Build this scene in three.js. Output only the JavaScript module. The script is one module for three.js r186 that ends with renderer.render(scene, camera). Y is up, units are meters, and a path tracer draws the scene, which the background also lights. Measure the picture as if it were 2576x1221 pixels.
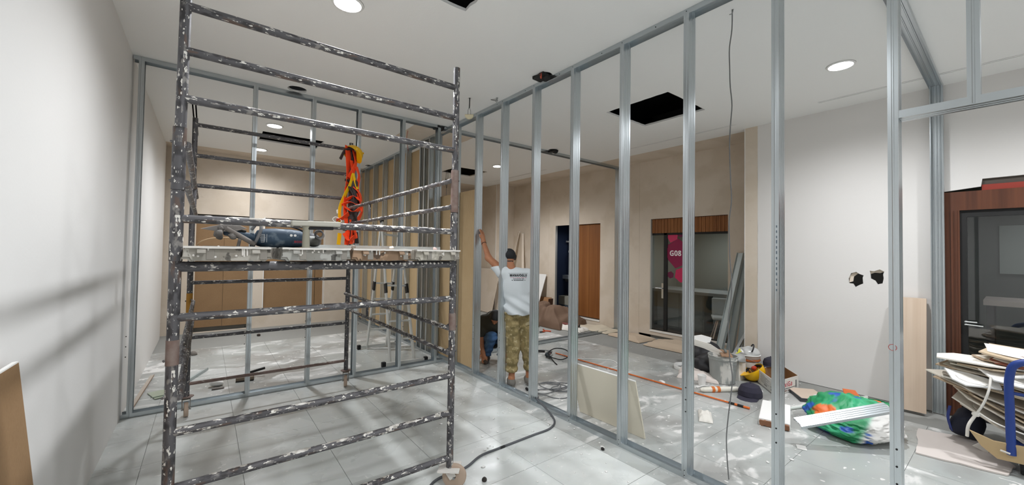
import * as THREE from 'three';
import { RoundedBoxGeometry } from 'three/addons/geometries/RoundedBoxGeometry.js';
import * as BGU from 'three/addons/utils/BufferGeometryUtils.js';

// ------------------------------------------------------------------ camera, exposure, lamps
const scene = new THREE.Scene();
const camera = new THREE.PerspectiveCamera(63.33, 2576 / 1221, 0.05, 60);
camera.position.set(0, 1.69, 0);
camera.rotation.set(0.0226, -0.6618, 0.0148, 'YXZ');
const renderer = new THREE.WebGLRenderer({ antialias: true });
renderer.toneMapping = THREE.LinearToneMapping;
renderer.toneMappingExposure = 1.0;
renderer.shadowMap.enabled = true;
scene.background = new THREE.Color(0x000000);
const LAMP = 27;                       // candela straight down
const LAMP_COLOUR = new THREE.Color(0.98, 1.0, 1.03);
// downlights: x, z (a regular grid over the whole ceiling; those beside and behind the viewer included)
const LAMPS = [
  [0.82, -3.16, 'large bright round downlight over the near end of the scaffold, at the top edge', 1.15],
  [0.80, -7.06, 'round downlight of the back room just in front of the long dark ceiling opening', 1.1],
  [0.79, -8.96, 'small round downlight of the back room beyond the long dark ceiling opening', 0.6],
  [5.09, -7.10, 'small round downlight seen between studs near the notched ceiling opening', 1.7],
  [4.93, -1.06, 'large round downlight in front of the white wall with the two broken holes', 0.85],
  [0.82, -1.06, 'round downlight in the ceiling above the open floor beside the left wall', 0.6],
  [0.82, 0.98, 'round downlight in the ceiling behind the viewer on the left', 1.1],
  [4.93, 0.98, 'round downlight in the ceiling behind the trolley of board scraps', 1.1],
];
const CEIL = 3.588, XL = -0.615, XS = 2.89, XR = 6.36, XG = 7.15, ZC = -5.368, ZB = -9.9, ZF = 2.6;

// ------------------------------------------------------------------ helpers
function mulberry(a) { return () => { a |= 0; a = a + 0x6D2B79F5 | 0; let t = Math.imul(a ^ a >>> 15, 1 | a); t = t + Math.imul(t ^ t >>> 7, 61 | t) ^ t; return ((t ^ t >>> 14) >>> 0) / 4294967296; }; }
const rnd = mulberry(7);
const rr = (a, b) => a + (b - a) * rnd();
const V = (x, y, z) => new THREE.Vector3(x, y, z);
const clamp = (x, a = 0, b = 1) => Math.min(b, Math.max(a, x));
const smooth = (a, b, x) => { const t = clamp((x - a) / (b - a)); return t * t * (3 - 2 * t); };
const lerp = (a, b, t) => a + (b - a) * t;
const PERM = new Float32Array(65536); { const q = mulberry(99); for (let i = 0; i < 65536; i++) PERM[i] = q(); }
// tiling value noise: px, py whole periods
function vnoise(x, y, px = 256, py = 256, s = 0) {
  const xi = Math.floor(x), yi = Math.floor(y); let fx = x - xi, fy = y - yi;
  fx = fx * fx * (3 - 2 * fx); fy = fy * fy * (3 - 2 * fy);
  const x0 = ((xi % px) + px) % px, x1 = (x0 + 1) % px, y0 = ((yi % py) + py) % py, y1 = (y0 + 1) % py, o = s * 7919;
  const a = PERM[(y0 * 256 + x0 + o) & 65535], b = PERM[(y0 * 256 + x1 + o) & 65535], c = PERM[(y1 * 256 + x0 + o) & 65535], d = PERM[(y1 * 256 + x1 + o) & 65535];
  return a + (b - a) * fx + (c - a) * fy + (a - b - c + d) * fx * fy;
}
function fbm(x, y, oct, px, py, s = 0) {
  let v = 0, a = 0.5, n = 0;
  for (let i = 0; i < oct; i++) { v += a * vnoise(x, y, px, py, s + i); n += a; a *= 0.5; x *= 2; y *= 2; px *= 2; py *= 2; if (px > 256) px = 256; if (py > 256) py = 256; }
  return v / n;
}
function n3(x, y, z) { return (vnoise(x + z * 0.37, y - z * 0.61) + vnoise(y + 17.3 + x * 0.21, z + 5.1) + vnoise(z + 41.7, x + 9.9 + y * 0.33)) / 3; }
// computed texture: fn(u, v) -> [r, g, b] in sRGB 0..1 (or one number)
function dtex(w, h, fn, size = [1, 1], srgb = true) {
  const d = new Uint8Array(w * h * 4);
  for (let j = 0; j < h; j++) for (let i = 0; i < w; i++) {
    const c = fn((i + 0.5) / w, (j + 0.5) / h), k = (j * w + i) * 4;
    if (typeof c === 'number') { d[k] = d[k + 1] = d[k + 2] = clamp(c) * 255; } else { d[k] = clamp(c[0]) * 255; d[k + 1] = clamp(c[1]) * 255; d[k + 2] = clamp(c[2]) * 255; }
    d[k + 3] = 255;
  }
  const t = new THREE.DataTexture(d, w, h, THREE.RGBAFormat);
  t.wrapS = t.wrapT = THREE.RepeatWrapping; t.magFilter = THREE.LinearFilter; t.minFilter = THREE.LinearMipmapLinearFilter; t.generateMipmaps = true;
  if (srgb) t.colorSpace = THREE.SRGBColorSpace;
  t.repeat.set(1 / size[0], 1 / size[1]); t.needsUpdate = true;
  return t;
}
function ctex(w, h, draw) {
  const c = document.createElement('canvas'); c.width = w; c.height = h; const g = c.getContext('2d'); draw(g, w, h);
  const t = new THREE.CanvasTexture(c); t.colorSpace = THREE.SRGBColorSpace; t.magFilter = THREE.LinearFilter; return t;
}
const mixc = (a, b, t) => [lerp(a[0], b[0], t), lerp(a[1], b[1], t), lerp(a[2], b[2], t)];
const hex = (h) => [(h >> 16 & 255) / 255, (h >> 8 & 255) / 255, (h & 255) / 255];
const mat = (o) => { const { phys, ...p } = o; return phys ? new THREE.MeshPhysicalMaterial(p) : new THREE.MeshStandardMaterial(p); };
const plain = (c, roughness = 0.8, metalness = 0, o = {}) => mat({ color: c, roughness, metalness, ...o });

// uv in metres from the position and the facing
function triUV(g, ox = 0, oy = 0) {
  if (g.index) g = g.toNonIndexed();
  const p = g.attributes.position, uv = new Float32Array(p.count * 2), a = V(0, 0, 0), b = V(0, 0, 0), c = V(0, 0, 0);
  for (let i = 0; i < p.count; i += 3) {
    a.fromBufferAttribute(p, i); b.fromBufferAttribute(p, i + 1); c.fromBufferAttribute(p, i + 2);
    const n = b.clone().sub(a).cross(c.clone().sub(a)), x = Math.abs(n.x), y = Math.abs(n.y), z = Math.abs(n.z);
    [a, b, c].forEach((q, k) => { let u, v; if (y >= x && y >= z) { u = q.x; v = q.z; } else if (x >= z) { u = q.z; v = q.y; } else { u = q.x; v = q.y; } uv[(i + k) * 2] = u + ox; uv[(i + k) * 2 + 1] = v + oy; });
  }
  g.setAttribute('uv', new THREE.BufferAttribute(uv, 2));
  return g;
}
function clean(g) { if (g.index) g = g.toNonIndexed(); if (!g.attributes.normal) g.computeVertexNormals(); for (const k of Object.keys(g.attributes)) if (!['position', 'normal', 'uv'].includes(k)) g.deleteAttribute(k); if (!g.attributes.uv) g = triUV(g); return g; }
const merge = (gs) => gs.length === 1 ? clean(gs[0]) : BGU.mergeGeometries(gs.map(clean));
const E3 = new THREE.Euler();
function place(g, p, r) { p = p || [0, 0, 0]; if (r) g.applyMatrix4(new THREE.Matrix4().makeRotationFromEuler(E3.set(r[0], r[1], r[2], 'YXZ'))); g.translate(p[0], p[1], p[2]); return g; }
// box by centre
function box(w, h, d, p, r, round = 0) { const g = round ? new RoundedBoxGeometry(w, h, d, 2, round) : new THREE.BoxGeometry(w, h, d); return place(triUV(g, rr(0, 9), rr(0, 9)), p, r); }
// box by two corners, world uv
function bx(x0, x1, y0, y1, z0, z1) { const g = new THREE.BoxGeometry(Math.abs(x1 - x0), Math.abs(y1 - y0), Math.abs(z1 - z0)); g.translate((x0 + x1) / 2, (y0 + y1) / 2, (z0 + z1) / 2); return triUV(g); }
// straight tube between two points, uv in metres (u round, v along)
function tube(a, b, r, seg = 14, r2 = r, open = false) {
  const A = V(...a), B = V(...b), L = A.distanceTo(B), g = new THREE.CylinderGeometry(r2, r, L, seg, 1, open), uv = g.attributes.uv, oy = rr(0, 9);
  for (let i = 0; i < uv.count; i++) uv.setXY(i, uv.getX(i) * 2 * Math.PI * r, uv.getY(i) * L + oy);
  g.applyQuaternion(new THREE.Quaternion().setFromUnitVectors(V(0, 1, 0), B.clone().sub(A).normalize())); g.translate((A.x + B.x) / 2, (A.y + B.y) / 2, (A.z + B.z) / 2);
  return g.toNonIndexed();
}
function wire(pts, r, per = 8, seg = 7, closed = false, tension = 0.5) {
  const c = new THREE.CatmullRomCurve3(pts.map((p) => V(...p)), closed, 'centripetal', tension), g = new THREE.TubeGeometry(c, pts.length * per, r, seg, closed), L = c.getLength(), uv = g.attributes.uv;
  for (let i = 0; i < uv.count; i++) uv.setXY(i, uv.getY(i) * 2 * Math.PI * r, uv.getX(i) * L);
  return g.toNonIndexed();
}
// rectangular bar between two points
function bar(a, b, w, h, roll = 0, round = 0) {
  const A = V(...a), B = V(...b), L = A.distanceTo(B), g = box(w, h, L, [0, 0, 0], null, round); if (roll) g.rotateZ(roll);
  const m = new THREE.Matrix4().lookAt(B, A, Math.abs(B.clone().sub(A).normalize().y) > 0.99 ? V(1, 0, 0) : V(0, 1, 0)); g.applyMatrix4(m); g.translate((A.x + B.x) / 2, (A.y + B.y) / 2, (A.z + B.z) / 2);
  return g;
}
// polygon in the xy plane, given thickness in z, centred in z
function slab(pts, t, bevel = 0, holes = []) {
  const s = new THREE.Shape(pts.map((p) => new THREE.Vector2(p[0], p[1]))); for (const h of holes) s.holes.push(new THREE.Path(h.map((p) => new THREE.Vector2(p[0], p[1]))));
  const g = new THREE.ExtrudeGeometry(s, { depth: t - 2 * bevel, bevelEnabled: bevel > 0, bevelSize: bevel, bevelThickness: bevel, bevelSegments: 2, curveSegments: 10 }); g.translate(0, 0, -t / 2 + bevel);
  return triUV(g, rr(0, 5), rr(0, 5));
}
const lathe = (pts, seg = 28) => new THREE.LatheGeometry(pts.map((p) => new THREE.Vector2(p[0], p[1])), seg).toNonIndexed();
const disc = (r, t, seg = 24) => lathe([[0, -t / 2], [r, -t / 2], [r, t / 2], [0, t / 2]], seg);
function wob(g, amp, f, seed = 0) { // dent a geometry with smooth noise
  const p = g.attributes.position; for (let i = 0; i < p.count; i++) { const x = p.getX(i), y = p.getY(i), z = p.getZ(i); p.setXYZ(i, x + amp * (n3(x * f + seed, y * f, z * f) - 0.5) * 2, y + amp * (n3(x * f + 31 + seed, y * f + 7, z * f) - 0.5) * 2, z + amp * (n3(x * f + 5, y * f + 53 + seed, z * f) - 0.5) * 2); }
  g.computeVertexNormals(); return triUV(g);
}
const smoothN = (g) => { g = clean(g).clone(); g.deleteAttribute('normal'); const uv = g.attributes.uv; g.deleteAttribute('uv'); g = BGU.mergeVertices(g, 1e-4); g.computeVertexNormals(); return triUV(g); };

const used = {};
function numbered(n) { used[n] = (used[n] ?? -1) + 1; return used[n] ? n + '_' + String(used[n]).padStart(3, '0') : n; }
function mesh(name, gs, m, parent) {
  const o = new THREE.Mesh(merge(Array.isArray(gs) ? gs : [gs]), m); o.castShadow = o.receiveShadow = true;
  o.name = parent ? partName(parent, name) : numbered(name); (parent || scene).add(o); return o;
}
function partName(parent, n) { const u = parent.userData.__n || (Object.defineProperty(parent.userData, '__n', { value: {}, enumerable: false }), parent.userData.__n); u[n] = (u[n] ?? -1) + 1; return u[n] ? n + '_' + String(u[n]).padStart(3, '0') : n; }
function thing(name, label, category, p = [0, 0, 0], turn = 0, group) {
  const o = new THREE.Group(); o.name = numbered(name); scene.add(o); o.position.set(...p); o.rotation.y = turn;
  o.userData.label = label; o.userData.category = category; if (group) o.userData.group = group; return o;
}
function tag(o, label, category, group) { o.userData.label = label; o.userData.category = category; if (group) o.userData.group = group; return o; }
function struct(name, gs, m) { const o = mesh(name, gs, m); o.userData.kind = 'structure'; return o; }
function structG(name) { const o = new THREE.Group(); o.name = numbered(name); o.userData.kind = 'structure'; scene.add(o); return o; }

// ------------------------------------------------------------------ materials
const paintBump = dtex(256, 256, (u, v) => fbm(u * 40, v * 40, 3, 40, 40, 3), [0.5, 0.5], false);
const M = {};
M.white = mat({ color: 0xe4e3e1, roughness: 0.75, bumpMap: paintBump, bumpScale: 0.0003 });
M.whiteR = mat({ color: 0xe2dfdc, roughness: 0.75, bumpMap: paintBump, bumpScale: 0.0003 });
M.ceil = mat({ color: 0xf3f3f1, roughness: 0.85, bumpMap: paintBump, bumpScale: 0.0005 });
const beigeT = dtex(1024, 1024, (u, v) => {
  let c = hex(0xdccfbf); const a = fbm(u * 6, v * 6, 5, 6, 6, 11); c = mixc(c, hex(0xd4c6b4), smooth(0.45, 0.7, a));
  const s = fbm(u * 60, v * 60, 3, 60, 60, 12); c = mixc(c, hex(0xc3b5a4), smooth(0.74, 0.9, s) * 0.3); return c;
}, [2.4, 2.4]);
M.beige = mat({ map: beigeT, roughness: 0.85, bumpMap: paintBump, bumpScale: 0.0004 });
M.gypsumEdge = plain(0xe8e4dc, 0.9);
const kraftT = dtex(512, 512, (u, v) => mixc(hex(0xc3a983), hex(0xb2976f), fbm(u * 4, v * 4, 5, 4, 4, 21) * 0.8 + fbm(u * 90, v * 20, 2, 90, 20, 22) * 0.3), [1.2, 1.2]);
M.kraft = mat({ map: kraftT, roughness: 0.85 });
const mdfT = dtex(512, 512, (u, v) => mixc(hex(0x9c7d5a), hex(0x886a49), fbm(u * 5, v * 5, 5, 5, 5, 31) * 0.6 + fbm(u * 120, v * 120, 2, 120, 120, 33) * 0.4), [1, 1]);
M.mdf = mat({ map: mdfT, roughness: 0.7 });
M.galv = mat({ color: 0xbfc5c8, roughness: 0.28, metalness: 0.92 });
M.galvDull = mat({ color: 0xb6bfbf, roughness: 0.5, metalness: 0.45 });
M.screw = plain(0x0d0d0d, 0.5, 0.2);
M.cavity = plain(0x85847f, 0.95);
M.plenum = plain(0x5d5f64, 0.95);
M.black = plain(0x141414, 0.6);
M.rubber = plain(0x18181a, 0.85);
M.alu = mat({ color: 0xd5d8d8, roughness: 0.33, metalness: 0.9 });
M.aluDull = mat({ color: 0xc9cac6, roughness: 0.5, metalness: 0.55 });
M.plaster = mat({ color: 0xdedad4, roughness: 0.9, bumpMap: paintBump, bumpScale: 0.001 });
M.crust = mat({ map: dtex(256, 256, (u, v) => mixc(hex(0xa9a49c), hex(0xe2dfd9), smooth(0.35, 0.65, fbm(u * 8, v * 8, 4, 8, 8, 701))), [0.3, 0.3]), roughness: 0.9 });
M.chalk = plain(0xecebe8, 0.9);
M.paperW = plain(0xe6e2da, 0.9);
M.steel = mat({ color: 0x9a9c9c, roughness: 0.4, metalness: 0.9 });
const scT = dtex(512, 1024, (u, v) => {
  let c = mixc(hex(0x49484b), hex(0x666467), fbm(u * 4, v * 12, 5, 4, 12, 51));
  c = mixc(c, hex(0x353335), smooth(0.52, 0.7, fbm(u * 6, v * 18, 4, 6, 18, 54)) * 0.8);
  c = mixc(c, hex(0x6b5448), smooth(0.63, 0.74, fbm(u * 3, v * 9, 5, 3, 9, 57)) * 0.7);
  c = mixc(c, hex(0xb9b4ab), smooth(0.6, 0.75, fbm(u * 7, v * 22, 5, 7, 22, 61)) * 0.55);
  c = mixc(c, hex(0xe2dfd8), smooth(0.69, 0.72, fbm(u * 14, v * 44, 4, 14, 44, 66)));
  return c;
}, [0.165, 1.0]);
M.scaf = mat({ map: scT, roughness: 0.55, metalness: 0.15, bumpMap: scT, bumpScale: 0.0006 });
const scD = dtex(512, 1024, (u, v) => {
  let c = mixc(hex(0x49484b), hex(0x5e5c5f), fbm(u * 4, v * 12, 5, 4, 12, 151));
  c = mixc(c, hex(0x353335), smooth(0.5, 0.7, fbm(u * 6, v * 18, 4, 6, 18, 154)) * 0.8);
  c = mixc(c, hex(0x8a857c), smooth(0.62, 0.74, fbm(u * 7, v * 22, 5, 7, 22, 161)) * 0.6);
  return mixc(c, hex(0xcfcac2), smooth(0.7, 0.73, fbm(u * 14, v * 40, 4, 14, 40, 166)));
}, [0.165, 1.0]);
M.scafPlain = mat({ map: scD, roughness: 0.55, metalness: 0.15 });
M.rust = mat({ map: dtex(128, 256, (u, v) => mixc(hex(0x6a5048), hex(0x8b7f78), fbm(u * 5, v * 10, 4, 5, 10, 71)), [0.165, 0.4]), roughness: 0.75 });
const deckT = dtex(512, 512, (u, v) => {
  let c = mixc(hex(0xb4b2ac), hex(0x9c968c), fbm(u * 4, v * 4, 5, 4, 4, 81));
  c = mixc(c, hex(0xd9d6d0), smooth(0.52, 0.66, fbm(u * 9, v * 9, 4, 9, 9, 83)) * 0.8);
  c = mixc(c, hex(0x8d6d56), smooth(0.62, 0.75, fbm(u * 3, v * 3, 4, 3, 3, 86)) * 0.6);
  return mixc(c, hex(0x55524e), smooth(0.66, 0.72, fbm(u * 11, v * 11, 4, 11, 11, 88)) * 0.8);
}, [0.5, 0.5]);
M.deck = mat({ map: deckT, roughness: 0.6, metalness: 0.2 });
// floor: polished grey porcelain under plaster dust, scuffs and smears
function floorTex(seed, dust, sc, ca, cb) {
  const roughPix = [];
  const W = 2048, m = dtex(W, W, (u, v) => {
    const wx = fbm(u * 5, v * 5, 3, 5, 5, seed + 1) - 0.5, wy = fbm(u * 5, v * 5, 3, 5, 5, seed + 4) - 0.5;
    let c = mixc(hex(ca), hex(cb), fbm(u * 6 + wx, v * 6 + wy, 4, 6, 6, seed + 7));
    const cloud = fbm(u * 8 + wx * 2, v * 11 + wy * 2, 6, 8, 11, seed + 9);
    c = mixc(c, hex(0x989895), smooth(0.4, 0.75, fbm(u * 7 - wx, v * 9, 7, 7, 9, seed + 15)) * (0.25 + 0.75 * dust));
    const d1 = smooth(0.42, 0.75, cloud) * dust;
    c = mixc(c, hex(0xd0cfcc), d1 * 0.55);
    const sm = fbm(u * 26 + wx * 5, v * 48 + wy * 5, 5, 26, 48, seed + 21);
    const d2 = smooth(0.55, 0.72, sm) * smooth(0.42, 0.58, cloud) * sc;
    c = mixc(c, hex(0xe6e4e1), d2 * 0.75);
    const sp = fbm(u * 90, v * 90, 2, 90, 90, seed + 31);
    c = mixc(c, hex(0xefedea), smooth(0.84, 0.87, sp) * (0.3 + 0.6 * sc));
    roughPix.push(0.2 + 0.12 * cloud + 0.4 * d1 + 0.45 * d2);
    return c;
  }, [1, 1]);
  let k = 0; const r = dtex(W, W, () => roughPix[k++], [1, 1], false);
  return { m, r };
}
function floorMat(seed, dust, sc, size, ca, cb) { const f = floorTex(seed, dust, sc, ca, cb); for (const t of [f.m, f.r]) t.repeat.set(1 / size, 1 / size); return mat({ map: f.m, roughnessMap: f.r, roughness: 1, metalness: 0 }); }
M.floorA = floorMat(200, 0.3, 0.25, 3.7, 0xcacecc, 0xd5d9d6);
M.floorB = floorMat(300, 0.95, 0.95, 4.3, 0xa6aaa8, 0xb4b8b5);
M.grout = plain(0x8f8f8b, 0.95);
const woodT = (a, b, s, stripes) => dtex(512, 512, (u, v) => { const g = fbm(u * 30, v * 2, 4, 30, 2, s), w = fbm(u * 6, v * 1, 3, 6, 1, s + 4); let c = mixc(hex(a), hex(b), clamp(g * 0.7 + w * 0.5 - 0.1)); return c; }, [0.6, 1.6]);
M.woodBrown = mat({ map: woodT(0x9c6636, 0x77451f, 400), roughness: 0.5 });
M.woodRed = mat({ map: woodT(0x6b3d25, 0x43210f, 410), roughness: 0.45 });
M.woodSlat = mat({ map: woodT(0xa86f40, 0x7a4822, 420), roughness: 0.55 });
M.woodPale = mat({ map: woodT(0xdac7b4, 0xc9b29c, 430), roughness: 0.7 });
M.glass = mat({ phys: true, color: 0xffffff, roughness: 0.02, transmission: 1, thickness: 0, ior: 1.5 });
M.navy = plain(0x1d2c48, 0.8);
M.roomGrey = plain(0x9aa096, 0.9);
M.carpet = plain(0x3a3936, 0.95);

// ================================================================== the setting
// ---- lamps: fitting + light just under its glowing face
for (const [x, z, label, power] of LAMPS) {
  const t = thing('ceiling_downlight', label, 'ceiling light', [x, CEIL, z], 0, 'round ceiling downlights');
  const d = mesh('diffuser', place(disc(0.098, 0.006, 40), [0, -0.008, 0]), mat({ color: 0xffffff, roughness: 0.6, emissive: LAMP_COLOUR, emissiveIntensity: 16 }), t); d.castShadow = false;
  mesh('trim_ring', lathe([[0.098, -0.012], [0.112, -0.009], [0.118, -0.0005], [0.098, -0.0005], [0.098, -0.012]], 40), M.chalk, t);
  const l = new THREE.SpotLight(LAMP_COLOUR, LAMP * power, 0, 1.38, 1, 2); l.position.set(x, CEIL - 0.02, z); l.target.position.set(x, 0, z); l.castShadow = true; l.shadow.radius = 4.5; l.shadow.mapSize.set(1024, 1024); l.name = 'downlight_light'; l.target.name = 'downlight_aim'; scene.add(l, l.target);
}

// ---- floor: tiles 61 x 60 cm with recessed joints
{
  const f = structG('floor');
  mesh('screed', bx(-1.2, 7.6, -0.15, -0.006, -11.2, ZF + 0.2), M.grout, f);
  const tx = 0.61, tz = 0.598, g = 0.0016;
  for (let i = -2; i < 9; i++) for (let j = -2; j < 15; j++) {
    const x0 = Math.max(2.705 + (i - 4) * tx, XL - 0.3), x1 = Math.min(2.705 + (i - 3) * tx, 7.4), z1 = Math.min(-1.16 - (j - 3) * tz, 1.2), z0 = -1.16 - (j - 2) * tz;
    if (x1 - x0 < 0.02 || z1 - z0 < 0.02 || z0 < -10.7) continue;
    const h = rr(-0.0006, 0.0004), gm = bx(x0 + g, x1 - g, -0.006, h, z0 + g, z1 - g);
    mesh('floor_tile', gm, (x0 + x1) / 2 < XS && (z0 + z1) / 2 > ZC ? M.floorA : M.floorB, f);
  }
  mesh('rear_paving', bx(XL, 7.4, -0.006, 0, 1.2, ZF + 0.1), M.floorA, f);
}
// ---- ceiling: painted plasterboard with cut openings, bare strips along the recessed walls
const ring = (x, z, r, n = 20, j = 0.06) => Array.from({ length: n }, (_, k) => { const a = k / n * 2 * Math.PI, q = r * (1 + rr(-j, j)); return [x + q * Math.cos(a), z + q * Math.sin(a)]; });
function jag(pts, amp = 0.006, n = 12) { const o = []; pts.forEach((p, i) => { const q = pts[(i + 1) % pts.length]; for (let k = 0; k < n; k++) { const t = k / n; o.push([lerp(p[0], q[0], t) + (k ? rr(-amp, amp) : 0), lerp(p[1], q[1], t) + (k ? rr(-amp, amp) : 0)]); } }); return o; }
const rect = (x0, x1, z0, z1) => [[x0, z0], [x1, z0], [x1, z1], [x0, z1]];
const flat = (pts, t, holes) => { const g = slab(pts, t, 0, holes); g.rotateX(Math.PI / 2); return triUV(g); };   // shape y -> world z, lies flat
{
  const holes = [
    jag(rect(0.69, 1.62, -8.2, -7.53)), jag(rect(4.23, 5.13, -3.4, -2.5)), jag(rect(0.72, 1.58, -2.67, -1.78), 0.008),
    jag([[4.45, -8.55], [4.8, -8.6], [4.95, -8.66], [5.05, -8.58], [5.28, -8.6], [5.28, -7.78], [4.45, -7.78]], 0.01, 6),
    ring(0.82, -5.27, 0.1), ring(2.84, -5.45, 0.1), ring(2.9, -9.03, 0.1), ring(2.83, -3.1, 0.08), ring(5.06, -5.3, 0.085), ring(2.545, -4.17, 0.02, 10),
    rect(-0.192, -0.174, -8.6, -6.6), rect(-0.158, -0.14, -8.6, -6.6), rect(6.03, 6.045, -4.6, -2.5), rect(6.06, 6.075, -4.6, -2.5),
    rect(5.92, 5.934, -1.5, 1.2), rect(5.955, 5.969, -1.5, 1.2), rect(6.13, 6.145, -8.8, -6.65), rect(6.16, 6.175, -8.8, -6.65),
  ];
  const t = 0.025, c = structG('ceiling'), y = CEIL + t / 2;
  mesh('painted_board', place(flat([[XL - 0.1, ZF], [6.5, ZF], [6.5, -9.1], [6.5, -9.6], [2.9, -9.6], [2.9, -9.45], [XL - 0.1, -9.45]], t, holes), [0, y, 0]), M.ceil, c);
  mesh('bare_board', place(flat(jag([[6.5, -9.1], [6.5, -2.4], [7.3, -2.4], [7.3, -9.1]], 0.004, 8), t), [0, y, 0]), M.beige, c);
  mesh('bare_board', place(flat([[-1.3, -9.45], [2.9, -9.45], [2.9, -9.6], [6.7, -9.6], [6.7, -10.8], [-1.3, -10.8]], t), [0, y, 0]), M.beige, c);
  mesh('bare_patch', place(flat(jag(rect(2.45, 3.5, -6.5, -5.58), 0.01, 8), 0.004), [0, CEIL - 0.001, 0]), M.beige, c);
  mesh('slab_above', bx(-1.3, 7.7, 4.5, 4.65, -11.2, ZF + 0.2), M.plenum, c);
  // air duct inside the square opening of the right room
  const d = mesh('air_duct', [place(tube([4.4, 4.12, -3.0], [4.75, 4.12, -2.85], 0.16, 24), [0, 0, 0]), tube([4.75, 4.12, -2.85], [5.4, 4.1, -2.6], 0.12, 20)], plain(0x20242c, 0.5, 0.5), c);
}
// ---- walls
struct('wall_left', [bx(XL - 0.15, XL, 0, 4.5, -9.62, ZF)], M.white);
{
  const e = structG('wall_front'); mesh('wall_surface', bx(-1.2, 7.6, 0, 4.5, ZF, ZF + 0.15), M.white, e);
}
{ // back wall of the left room: two boarded doorways
  const w = structG('wall_back'), z = ZB;
  const rc = (x0, x1, y0, y1) => [[x0, y0], [x1, y0], [x1, y1], [x0, y1]];
  mesh('wall_surface', place(slab([[-1.2, -0.02], [2.89, -0.02], [2.89, 3.6], [-1.2, 3.6]], 0.1, 0, [rc(-0.15, 0.77, 0.0, 2.34).reverse(), rc(1.0, 2.17, 0.27, 2.33).reverse()]), [0, 0, z - 0.05]), M.beige, w);
  mesh('infill_board', bx(-0.16, 0.3, 0.09, 2.29, z - 0.08, z - 0.062), M.mdf, w);
  mesh('infill_board', bx(0.304, 0.78, 0.085, 2.29, z - 0.08, z - 0.062), M.mdf, w);
  mesh('infill_board', bx(0.99, 2.003, 0.26, 2.285, z - 0.08, z - 0.062), M.mdf, w);
  mesh('infill_board', bx(2.012, 2.18, 0.26, 2.285, z - 0.08, z - 0.062), M.mdf, w);
  mesh('backing', bx(-1.2, 2.9, -0.02, 4.5, z - 0.3, z - 0.16), M.cavity, w);
  for (const [x0, x1, y0, y1] of [[0.765, 0.78, 0, 2.34], [0.985, 1.0, 0.27, 2.345], [2.17, 2.182, 0.27, 2.33], [2.195, 2.2, 0.27, 2.33], [1.0, 2.17, 0.262, 0.275]]) mesh('corner_bead', bx(x0, x1, y0, y1, z - 0.01, z + 0.004), M.chalk, w);
  mesh('wall_end', bx(-1.2, -1.05, 0, 4.5, z - 0.1, ZF * 0 - 9.4), M.beige, w);
  mesh('wall_end_board', bx(-0.9, -0.66, 0.0, 0.36, z + 0.0, z + 0.02), M.woodRed, w);
  mesh('wall_surface_right', bx(2.9, 7.3, -0.02, 4.5, -10.75, -10.6), M.beige, w);
}
{ // far end of the right room: a stub wall and its return
  const w = structG('wall_stub');
  mesh('wall_surface', bx(6.5, 6.62, 0, 3.59, -10.6, -9.1), M.beige, w);
  mesh('wall_return', bx(6.62, 7.3, 0, 3.59, -9.25, -9.1), M.beige, w);
  mesh('corner_bead', tube([6.503, 0, -9.1], [6.503, 3.588, -9.1], 0.006, 6), M.chalk, w);
}
{ // recessed wall with the coat-room and glazed doorways, board by board
  const w = structG('wall_recess'), x = XG, t = 0.03, zz = (pts) => pts.map(([a, b]) => [-a, b]);
  const put = (pts, holes = []) => { const g = slab(zz(pts).reverse(), t, 0.002, holes.map((h) => zz(h))); g.rotateY(Math.PI / 2); g.translate(x + t / 2, 0, 0); return triUV(g, 3.1, 0); };   // shape x -> world -z
  const R = (z0, z1, y0, y1) => [[z0, y0], [z1, y0], [z1, y1], [z0, y1]];
  mesh('plasterboard_panel', put(R(-9.1, -7.603, 0, 3.588)), M.beige, w);
  mesh('plasterboard_panel', put(R(-7.597, -4.853, 0.0, 2.605), [R(-7.35, -5.88, 0.14, 2.37)]), M.beige, w);
  mesh('plasterboard_panel', put(R(-7.597, -4.853, 2.608, 3.588)), M.beige, w);
  mesh('plasterboard_panel', put(R(-4.847, -2.42, 0.05, 3.588), [R(-4.59, -3.08, 0.15, 2.39)]), M.beige, w);
  for (const [z0, z1, y0] of [[-7.35, -5.88, 0.14], [-4.59, -3.08, 0.15]]) { mesh('sill', bx(x - 0.012, x + 0.12, y0 - 0.03, y0, z0, z1), M.chalk, w); mesh('reveal', bx(x + 0.0, x + 0.06, y0, y0 + 2.24, z0 - 0.002, z0 + 0.012), M.aluDull, w); }
  mesh('backing', [bx(x + 0.03, x + 0.05, 0, 4.5, -9.3, -7.352), bx(x + 0.03, x + 0.05, 0, 4.5, -5.878, -4.592), bx(x + 0.03, x + 0.05, 0, 4.5, -3.078, -2.3), bx(x + 0.03, x + 0.05, 2.39, 4.5, -7.36, -3.05), bx(x + 0.03, x + 0.05, 0, 0.139, -7.36, -3.05)], M.cavity, w);
}
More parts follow.
